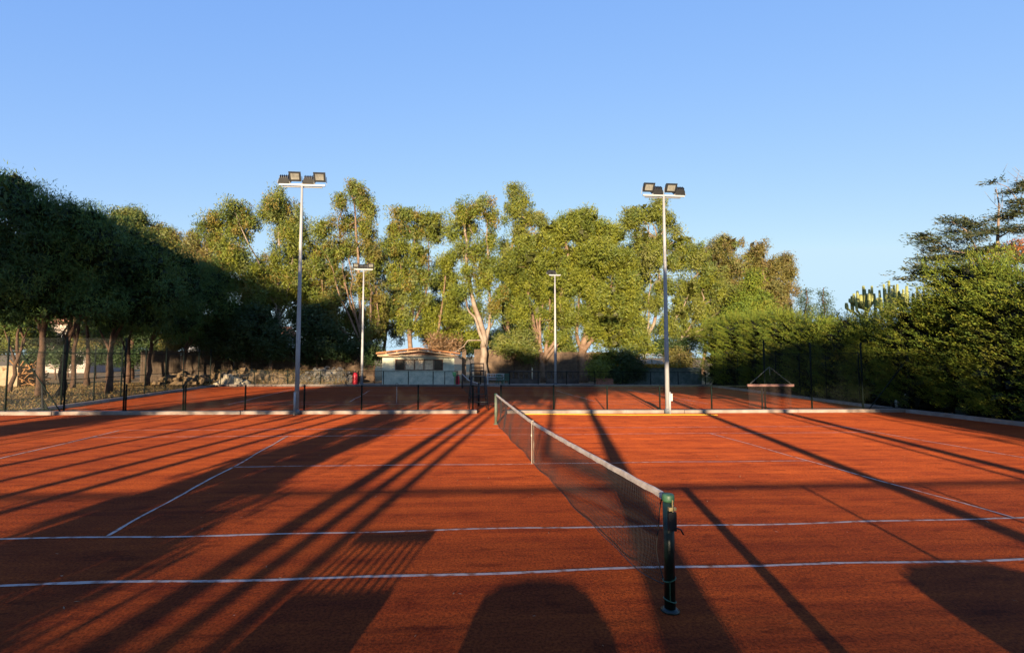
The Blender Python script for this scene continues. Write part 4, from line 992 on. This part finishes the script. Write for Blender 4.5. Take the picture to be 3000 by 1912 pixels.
pine('bent young stone pine before the pale wall at the left edge', 27, 60, [(40,730,50,40),(90,745,36,26)], [[(20,930,0),(34,860,0),(58,800,0),(52,740,0)]], 0.13)
pine('stone pine closing the row behind the far left corner', 37, 300, [(300,690,60,44),(340,760,50,28),(270,770,50,26)], [[(300,895,0),(302,830,0),(312,730,0)], [(302,840,0),(280,780,0)]], 0.2)
# the row goes on towards the camera, out of the frame on the left
def world_tree(name, label, x, y, blobs, r0, pal, group, bark=BARK_P, stems=None, leaf=None, **kw):
    t = thing(name, label, 'tree', (x, y, 0), group)
    bl = [(np.array([x+dx, y+dy, z]), (rx, ry, rz)) for dx, dy, z, rx, ry, rz in blobs]
    zt = max(c[2] for c, r in bl) if bl else 8
    st = stems or [([Vector((x, y, -0.1)), Vector((x+random.gauss(0, .08), y, zt*0.35)), Vector((x+random.gauss(0, .12), y, zt*0.7)), Vector((x, y, zt))], [r0*1.15, r0, r0*0.8, r0*0.3])]
    trunk(st, bark, t, [(st[0][0][-2], Vector(c), r0*0.4) for c, r in bl])
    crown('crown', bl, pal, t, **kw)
    return t
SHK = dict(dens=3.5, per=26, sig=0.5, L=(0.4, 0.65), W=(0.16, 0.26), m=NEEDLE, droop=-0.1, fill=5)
OUT = 'trees out of frame that shade the court'
for i, (x, y, h, lb) in enumerate([(-25.5, 13, 14.0, 'stone pine just out of frame left, next after the biggest pine'), (-26.5, 6, 14.5, 'stone pine out of frame left, level with the near net'), (-27, -2, 15, 'stone pine out of frame left, level with the camera'), (-29, 11, 15, 'second row stone pine out of frame left')]):
    world_tree('stone_pine', lb, x, y, [(0, 0, h-3.0, 3.8, 3.8, 2.4), (1.5, 2.0, h-5.0, 3.2, 3.2, 2.2), (-1.5, -2.0, h-4.4, 3.2, 3.2, 2.2)], 0.3, PINEC, OUT, **SHK)

# ================================================================== TREES BEHIND THE CAMERA (seen by their shadows)
def shade_tree(label, wv, s, width, zb, zt, rad, crown_off=0.0, lean=0.0, dens=4.2, base=None, name='stone_pine'):
    p = SP(wv, s); zc = (zb+zt)/2; hz = (zt-zb)/2
    q = SP(wv+lean, s)
    bl = [(crown_off+random.uniform(-.4, .4), random.uniform(-.6, .6), zc+hz*0.35, rad, rad, hz*0.65), (crown_off-rad*0.55, 0.3, zc-hz*0.3, rad*0.75, rad*0.8, hz*0.6), (crown_off+rad*0.55, -0.3, zc-hz*0.25, rad*0.75, rad*0.8, hz*0.6)]
    r = width/2
    rb = base if base else r*1.1
    st = [([Vector((p[0], p[1], -0.1)), Vector((p[0]*.9+q[0]*.1, p[1]*.9+q[1]*.1, 1.0)), Vector((p[0]*.6+q[0]*.4, p[1]*.6+q[1]*.4, 3.0)), Vector((q[0], q[1], zb)), Vector((q[0], q[1], zc))], [rb, (rb*0.8+r*0.2), r, r*0.85, r*0.4])]
    return world_tree(name, label, p[0], p[1], bl, r, PINEC, OUT, stems=st, **{**SHK, 'dens': dens})
for a in [
  ('pine behind the camera, thin trunk shadow at the far left of the court', -15.1, -19, 0.12, 4.9, 9.9, 2.2),
  ('pine behind the camera, faint trunk shadow second from the left', -13.8, -17, 0.12, 4.8, 9.8, 2.2),
  ('pine behind the camera whose shadow crosses the left baseline', -12.35, -18, 0.24, 4.8, 9.9, 2.3),
  ('pine behind the camera, trunk shadow beside the left floodlight pole', -11.0, -20, 0.22, 5.2, 11.3, 1.9),
  ('pine behind the camera, first of two shadows right of the left baseline', -9.85, -17, 0.24, 4.9, 9.8, 2.2),
  ('pine behind the camera, second of two shadows right of the left baseline', -8.95, -18, 0.24, 4.9, 10.2, 2.7, 1.5),
  ('pine behind the camera, broadest of three stripes running to the umpire chair', -4.42, -19, 0.34, 5.5, 11.4, 2.7),
  ('pine behind the camera, middle one of three stripes running to the umpire chair', -3.94, -16, 0.20, 5.4, 11.0, 2.5),
  ('pine behind the camera, right one of three stripes running to the umpire chair', -3.50, -17, 0.20, 5.6, 11.2, 2.5),
  ('pine behind the camera, shadow stripe running right from the right service line', 5.22, -17, 0.36, 6.8, 11.4, 2.4),
  ('pine behind the camera, thick one of two parallel stripes at the right', 8.72, -19, 0.40, 6.9, 11.4, 2.4),
  ('pine behind the camera, thin one of two parallel stripes at the right', 8.12, -15, 0.14, 7.0, 11.0, 1.8),
  ('pine behind the camera, thin stripe close to the right kerb', 11.6, -17, 0.12, 6.2, 10.0, 2.1),
  ]:
    shade_tree(*a)
tp = [SP(w_, -17) for w_ in (0.32, 0.33, 0.44, 0.50, 0.50, 0.48)]
tstem = [([Vector((p_[0], p_[1], z_)) for p_, z_ in zip(tp, (-.1, 2.3, 3.3, 4.2, 7.4, 10.0))], [0.36, 0.33, 0.22, 0.17, 0.13, 0.06])]
world_tree('stone_pine', 'thick based pine behind the camera, broad shadow under the near net post', tp[0][0], tp[0][1],
    [(0.1, 0.3, 10.2, 2.2, 2.2, 1.4), (-1.0, 0.2, 9.0, 1.7, 1.7, 1.3), (1.3, -.3, 9.1, 1.7, 1.7, 1.3)], 0.17, PINEC, OUT, stems=tstem, **SHK)
shade_tree('unseen pine behind the camera, crown offset to shade the middle right', 0.45, -24, 0.24, 7.6, 12.4, 2.3, crown_off=2.6)  # crown set aside for its shade, trunk kept inside another trunk's shadow
tp = [SP(w_, -21) for w_ in (0.34, 0.30, 0.28, -1.10, -1.2, -1.2)]  # bend shaped so the lower stem's shadow merges with the thick pine's
tstem = [([Vector((p_[0], p_[1], z_)) for p_, z_ in zip(tp, (-.1, 2.6, 3.85, 4.2, 7.4, 10.5))], [0.2, 0.16, 0.12, 0.11, 0.10, 0.05])]
world_tree('stone_pine', 'unseen pine behind the camera, stem bent to throw a shadow across the net by its centre strap', tp[0][0], tp[0][1],
    [(-1.6, 0.3, 10.2, 2.1, 2.1, 1.7), (-2.8, 0.2, 8.2, 1.9, 1.8, 1.8), (-.6, -.3, 8.3, 1.8, 1.8, 1.7)], 0.12, PINEC, OUT, stems=tstem, **SHK)
for wv, s, lb in ((-20, -18, 'tall pine behind the camera shading the near left pines'), (-24.5, -20, 'tall pine behind the camera, further left'), (-29, -17, 'tall pine behind the camera, left of all the others but one'), (-34, -19, 'leftmost tall pine behind the camera')):
    shade_tree(lb, wv, s, 0.36, 8.6, 16.2, 3.0, dens=2.4)
def shade_bush(label, wv, s, h, rw, rd, pal=DARKG, name='bush', k=3, **kw):
    p = SP(wv, s); t = thing(name, label, 'bush', (p[0], p[1], 0), OUT)
    bl = [(np.array([p[0]+random.uniform(-.3, .3)*rw, p[1]+random.uniform(-.3, .3), h*(i+0.5)/k]), (rw*(1-0.25*i/k), rd, h/k*0.75)) for i in range(k)]
    trunk([([Vector((p[0], p[1], -.1)), Vector((p[0], p[1], h*0.7))], [0.1, 0.03])], BARK_P, t)
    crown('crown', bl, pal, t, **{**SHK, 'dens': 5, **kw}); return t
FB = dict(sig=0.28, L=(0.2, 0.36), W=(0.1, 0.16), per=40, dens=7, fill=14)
shade_bush('leafy bush behind the camera, its crown shadow on the left service line', -7.3, -12, 3.95, 0.52, 0.9, k=5, shell=0.3, **FB)
shade_bush('leafy bush behind the camera, slimmer one of the pair', -6.35, -12.5, 3.8, 0.36, 0.8, k=5, shell=0.3, **FB)
shade_bush('unseen low bush added behind the camera to darken the bottom left corner', -5.45, -11, 1.55, 0.22, 0.5, k=3, shell=0.3, **FB)  # added only for the shade it throws on the near left ground
shade_bush('dense tall bush behind the camera shading the left kerb end', -17.6, -18, 6.5, 1.4, 1.4, k=4)
for i, (wv, h, lb) in enumerate([(13.9, 7.0, 'dense hedge tree behind the camera shading the right kerb'), (16.2, 6.7, 'dense hedge tree behind the camera, second from the right kerb'), (18.8, 6.3, 'dense hedge tree behind the camera, third from the right kerb'), (21.4, 6.0, 'dense hedge tree behind the camera, fourth from the right kerb')]):
    shade_bush(lb, wv, -16, h, 1.45, 1.4, k=4, dens=6)

# fence, bench and made-up chests close behind the camera
ry = -6.4; rh = 0.158*(3.36-ry)
def PX(wv, y): return (wv+y*math.sin(AZ))/math.cos(AZ)
ps = [PX(1.45, ry)]
ps = [ps[0]-2.2*k for k in range(6, 0, -1)] + [ps[0], PX(3.6, ry), PX(5.8, ry), PX(5.8, ry)+2.3, PX(5.8, ry)+4.6]
t = thing('rail_fence', 'wooden rail fence close behind the camera, its rail shadow spanning the court', 'fence', (ps[0], ry, 0))
b = MB(); b.box(((ps[0]+ps[-1])/2, ry, rh), (ps[-1]-ps[0], 0.05, 0.055)); b.build('rail', WOOD_D, t)
for k, x in enumerate(ps):
    if -8.5 < x < -0.6: continue
    b = MB(); hw = 0.13 if k == 6 else 0.04; b.box((x, ry+0.03 if k != 6 else ry+0.1, (rh-0.03)/2), (hw, hw, rh-0.03)); b.build('post', WOOD_D, t)
for nm, za, zb_, mm_ in (('added_shade_screen', 1.16, rh-0.03, mesh_mat('thin_added_screen', (0.02, 0.05, 0.03), 0.03, 0.17, False)), ('added_shade_screen', 0.86, 1.155, mesh_mat('added_shade_screen', (0.02, 0.05, 0.03), 0.03, 0.27, False)), ('added_shade_screen', 0.02, 0.855, mesh_mat('thick_added_screen', (0.02, 0.05, 0.03), 0.03, 0.42, False))):
    b = MB(); b.panel((ps[0], ry+0.06), (ps[-1], ry+0.06), za, zb_); b.build(nm, mm_, t)  # unseen screens added to dim the foreground sun, denser towards the ground
by = -5.0
bx0, bx1 = PX(-3.36, by), PX(-2.42, by); zt_ = 0.158*(1.41-by); zs = 0.158*(0.95-by); zl = 0.158*(-0.33-by)
t = thing('bench', 'wooden slat backed bench beside the camera, its slat shadows on the near left', 'bench', ((bx0+bx1)/2, by, 0))
b = MB(); b.box(((bx0+bx1)/2, by, (zt_+zs)/2), (bx1-bx0, 0.03, zt_-zs))
for k in range(10): b.box((bx0+(bx1-bx0)*(k+0.5)/10, by, (zs+zl)/2), (0.028, 0.02, zs-zl))
b.box(((bx0+bx1)/2, by, (0.45+zl)/2), (bx1-bx0, 0.03, zl-0.45)); b.build('backrest', WOOD_D, t)
b = MB(); b.box(((bx0+bx1)/2, by+0.22, 0.43), (bx1-bx0, 0.42, 0.035)); b.build('seat', WOOD_D, t)
for x in (bx0+0.05, bx1-0.05):
    for yy in (by, by+0.40): b = MB(); b.box((x, yy, 0.21), (0.06, 0.05, 0.41)); b.build('leg', WOOD_D, t)
def dome(name, label, cat, w0, w1, stop, y, m):  # invented chest out of view, profile shaped for the shadow it casts
    x0, x1 = PX(w0, y), PX(w1, y); h = 0.158*(stop-y); t = thing(name, label, cat, ((x0+x1)/2, y, 0)); cxx = (x0+x1)/2; a = (x1-x0)/2
    b = MB(); sec = []
    pr = [(-1, 0), (-1, 0.74), (-0.97, 0.86), (-0.88, 0.94), (-0.6, 0.982), (-0.2, 1.0), (0.2, 1.0), (0.6, 0.98), (0.88, 0.93), (0.97, 0.84), (1, 0.72), (1, 0)]
    for yy in (y-0.3, y+0.3): sec.append(b.add([(cxx+a*p, yy, h*q) for p, q in pr], []))
    n_ = len(pr)
    for k in range(n_): b.f.append((sec[0]+k, sec[0]+(k+1) % n_, sec[1]+(k+1) % n_, sec[1]+k))
    b.f.append(tuple(sec[0]+k for k in range(n_))); b.f.append(tuple(sec[1]+k for k in reversed(range(n_))))
    b.build('shell', m, t)
    b = MB(); b.box((cxx, y-0.31, h*0.5), (0.12, 0.02, 0.05)); b.build('latch', BLACKM, t)
dome('added_chest', 'made-up round topped green chest behind the camera, shaped to cast the domed shadow at bottom centre', 'storage chest', -1.50, -0.36, -0.44, -6.0, GREENP)
dome('added_chest', 'second made-up green chest, shaped to cast the domed shadow at bottom right', 'storage chest', 2.85, 4.5, -0.28, -5.9, GREENP)

# ================================================================== CYPRESS HEDGE
def sprays(name, base, axis, nl, pal, parent, L=(0.16, 0.30), W=(0.05, 0.09), m=None, spread=0.06, length=0.5, turn=0.55):
    n = len(base); pal = np.array(pal)
    ln = length*(0.6+0.8*rng.random(n))
    k = np.arange(nl)/nl
    pos = base[:, None, :] + axis[:, None, :]*(ln[:, None]*k[None, :])[:, :, None] + rng.normal(size=(n, nl, 3))*spread
    ax = unit(np.repeat(axis[:, None, :], nl, 1) + turn*rng.normal(size=(n, nl, 3)))
    col = np.repeat(pal[rng.integers(0, len(pal), n)][:, None, :], nl, 1)*(0.75+0.5*rng.random((n, nl, 1)))
    A = ax.reshape(-1, 3)
    return leaf_mesh(name, pos.reshape(-1, 3), A, sides(A), rng.uniform(*L, n*nl), rng.uniform(*W, n*nl), col.reshape(-1, 3), m or NEEDLE, parent)
def cypress(label, x, y, h, r, lead=3, n=1500):
    t = thing('cypress', label, 'cypress', (x, y, 0), 'cypresses of the hedge along the right side')
    th = rng.uniform(0, 2*math.pi, n); u = rng.random(n)
    rad = r*np.minimum(1, 0.92+0.25*np.sin(u*9+th*2)*0.4)*np.where(u > 0.72, np.sqrt(np.maximum(0, 1-((u-0.72)/0.30)**2)), 1)*(0.70+0.34*rng.random(n))
    base = np.column_stack([x+rad*np.cos(th), y+1.15*rad*np.sin(th), 0.15+u*h])
    outw = np.column_stack([np.cos(th), np.sin(th), np.zeros(n)])
    axis = unit(outw*0.38+np.array([-0.62, -0.08, 0.44])+0.13*rng.normal(size=(n, 3)))
    # leading shoots above the top
    bs, axs = [base], [axis]
    for k in range(lead):
        lx, ly, lh = x+random.uniform(-.8, .8)*r*.8, y+random.uniform(-.8, .8)*r, random.uniform(0.2, 0.7)
        q = 40; vv = rng.random(q); a2 = rng.uniform(0, 6.28, q); rr = 0.42*(1-vv)+0.05
        bs.append(np.column_stack([lx+rr*np.cos(a2), ly+rr*np.sin(a2), h*0.93+vv*lh])); axs.append(unit(np.column_stack([np.cos(a2)*.4, np.sin(a2)*.4, np.ones(q)])))
    # big inner leaves, coloured near black for the shade inside the plant
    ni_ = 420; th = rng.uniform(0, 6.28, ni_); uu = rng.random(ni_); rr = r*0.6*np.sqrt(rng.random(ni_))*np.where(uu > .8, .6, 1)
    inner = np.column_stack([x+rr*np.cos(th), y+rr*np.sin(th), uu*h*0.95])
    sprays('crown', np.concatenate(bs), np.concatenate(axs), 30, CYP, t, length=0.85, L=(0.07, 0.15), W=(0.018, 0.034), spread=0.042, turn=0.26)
    sprays('inner_shade_leaves', inner, rdir(ni_), 3, [(0.010, 0.013, 0.006)], t, L=(0.5, 0.9), W=(0.3, 0.5), spread=0.2)
    b = MB(); b.tube([(x, y, -.1), (x, y, h*0.5), (x, y, h*0.9)], [0.16, 0.1, 0.03], 7); b.build('trunk', BARK_P, t, True)
    return t
ordn = ['first', 'second', 'third', 'fourth', 'fifth', 'sixth', 'seventh', 'eighth', 'ninth', 'tenth', 'eleventh', 'twelfth', 'thirteenth', 'fourteenth']
hy = [7.5, 9.6, 11.7, 13.7, 15.8, 18.0, 20.4, 23.0, 25.8, 28.8, 31.8, 34.6]
hh = [4.5, 4.7, 5.0, 6.1, 4.7, 3.8, 4.0, 4.2, 4.8, 5.0, 5.2, 5.1]
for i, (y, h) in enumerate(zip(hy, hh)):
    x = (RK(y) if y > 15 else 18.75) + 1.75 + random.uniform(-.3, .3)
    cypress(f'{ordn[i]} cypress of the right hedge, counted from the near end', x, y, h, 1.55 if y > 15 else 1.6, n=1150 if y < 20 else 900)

# candelabra cactus behind the hedge
def cactus(label, px, Y, cols, tr=True):
    x = P(px, 760, Y)[0]; t = thing('candelabra_cactus', label, 'cactus', (x, Y, 0), 'candelabra cacti behind the hedge'); k = mpp(Y)
    zt = P(px, 735, Y)[2]
    b = MB(); b.tube([(x, Y, -.1), (x+.05, Y, zt*0.6), (x, Y, zt)], [0.16, 0.13, 0.12], 8); b.build('trunk', WHITE if tr else CACT, t, True)
    for (cx_, top) in cols:
        p1 = P(cx_, top, Y+random.uniform(-.5, .5)); z0 = zt-random.uniform(-.2, .5)
        mid = Vector((p1[0]+random.uniform(-.06, .06), p1[1], z0+0.45))
        pts = [Vector((x, Y, z0)), Vector(((x+mid.x)/2, (Y+mid.y)/2, z0+0.12)), mid, mid.lerp(Vector(p1), .5), Vector(p1)]
        b = MB(); r = random.uniform(.065, .088)
        # ribbed column
        rings = []
        for i, q in enumerate(pts):
            rr = [r*.6, r*.8, r, r, r*.7][i]
            rings.append(b.add([q+Vector((math.cos(a), math.sin(a), 0))*rr*(1.18 if j % 2 else 0.82) for j, a in enumerate(np.linspace(0, 2*math.pi, 12, endpoint=False))], []))
        for a, c in zip(rings, rings[1:]):
            for j in range(12): b.f.append((a+j, a+(j+1) % 12, c+(j+1) % 12, c+j))
        b.f.append(tuple(rings[-1]+j for j in range(12))); b.build('arm', CACT, t)
    return t
cactus('candelabra cactus with a whitewashed trunk, tallest of the three', 2092, 24, [(2068,682),(2078,668),(2085,690),(2090,660),(2098,678),(2104,690),(2110,668),(2118,690),(2124,680),(2132,672),(2072,700),(2064,700),(2082,678),(2094,690),(2102,670),(2114,684),(2128,694)])
cactus('left spread of candelabra cactus columns above the hedge', 2036, 25, [(1998,702),(2008,690),(2016,684),(2024,692),(2030,672),(2038,690),(2044,680),(2050,672),(2056,690),(1990,712),(2003,696),(2012,700),(2034,680),(2047,694)], False)
cactus('short right group of candelabra cactus beside the feathery hedge top', 2160, 23, [(2148,690),(2156,676),(2164,690),(2172,684),(2180,694)], False)

# wind shaped conifer at the right edge with dead orange patches
Yc = 15.5
def cedar():
    x = P(2350, 700, Yc)[0]; t = thing('wind_swept_cypress', 'tall ragged conifer at the right edge with bare twigs and orange dead patches', 'tree', (x, Yc, 0))
    q = lambda px, py, d=0: Vector(P(px, py, Yc+d))
    base = q(2360, 720); base = Vector((base.x, Yc, -.1))
    b = MB()
    b.tube([base, q(2362, 720), q(2345, 640), q(2346, 560), q(2349, 480), q(2342, 440)], [.22, .16, .10, .06, .03, .01], 7)
    for pts, r in [([(2345,640),(2300,590),(2270,540),(2235,520)], .05), ([(2345,560),(2372,545),(2408,525)], .045), ([(2345,600),(2380,570),(2420,560)], .045), ([(2349,490),(2330,470),(2315,450)], .012), ([(2349,500),(2358,460),(2352,430)], .012),
                   ([(2300,600),(2240,590),(2190,560),(2170,550)], .035), ([(2340,650),(2260,640),(2180,652),(2128,655)], .04), ([(2420,520),(2400,480),(2370,440),(2345,430)], .03), ([(2430,460),(2405,420),(2380,395)], .012), ([(2430,470),(2400,450),(2385,452)], .012)]:
        b.tube([q(*p, random.uniform(-.3, .3)) for p in pts], [r*(1-.7*i/(len(pts)-1)) for i in range(len(pts))], 5)
    b.tube([base+Vector((1.5, 0.5, 0)), q(2440, 700), q(2435, 560), q(2430, 450), q(2415, 400)], [.22, .16, .12, .06, .02], 7)
    for i in range(60):      # bare twigs
        px, py = random.choice([(2345, 480), (2390, 440), (2400, 420), (2350, 560), (2385, 560), (2330, 620), (2400, 640)]); a = q(px+random.gauss(0, 16), py+random.gauss(0, 18), random.uniform(-.6, .6))
        d = Vector((random.gauss(0, 1), random.gauss(0, .6), random.gauss(.4, .6))).normalized()*random.uniform(.2, .6); b.tube([a, a+d], [.008, .003], 4)
    b.build('trunk', BARK_W, t, True)
    S = [(2172,556,18,8),(2196,566,30,9),(2206,588,34,11),(2188,608,30,9),(2168,628,22,7),(2150,655,26,5),(2210,640,50,12),(2232,610,34,14),(2240,516,16,7),(2262,524,30,9),(2300,530,34,11),(2252,546,26,8),(2290,560,44,12),(2330,545,30,12),
         (2330,590,44,14),(2280,600,36,18),(2376,512,30,10),(2402,498,26,14),(2404,540,34,14),(2384,590,34,14),(2412,610,34,16),(2400,650,34,14),(2360,640,26,16),(2345,428,18,3),(2394,452,22,8),(2404,476,20,12),(2412,436,14,12),(2290,640,44,20),(2240,670,60,16),(2330,670,50,18)]
    bs, ax = [], []; k = mpp(Yc)
    for (px, py, rx, rz) in S:
        n_ = int(7+rx*rz*0.24); c = P(px, py, Yc+random.uniform(-.9, .9))
        u = rng.normal(size=(n_, 3))*np.array([rx*k*.55, rx*k*.5, rz*k*.42]); bs.append(c+u)
        ax.append(unit(np.column_stack([np.full(n_, -.7), rng.normal(0, .5, n_), np.full(n_, .10)])+.16*rng.normal(size=(n_, 3))))
    sprays('crown', np.concatenate(bs), np.concatenate(ax), 8, [(0.035, 0.050, 0.018), (0.05, 0.06, 0.02), (0.028, 0.045, 0.02), (0.07, 0.065, 0.025)], t, L=(.10, .2), W=(.028, .05), spread=.03, length=.5, turn=.3)
    bs = []
    for (px, py, rx, rz) in [(2325,628,18,16),(2342,652,16,16),(2335,672,14,12),(2392,578,14,8),(2380,590,10,6),(2410,566,12,8),(2312,610,10,8)]:
        bs.append(P(px, py, Yc-.4)+rng.normal(size=(60, 3))*np.array([rx*k*.5, .4, rz*k*.5]))
    bs = np.concatenate(bs); sprays('dead_foliage', bs, rdir(len(bs)), 6, [(0.30, 0.10, 0.03), (0.24, 0.09, 0.035)], t, L=(.08, .18), W=(.02, .04), spread=.05, length=.3)
cedar()
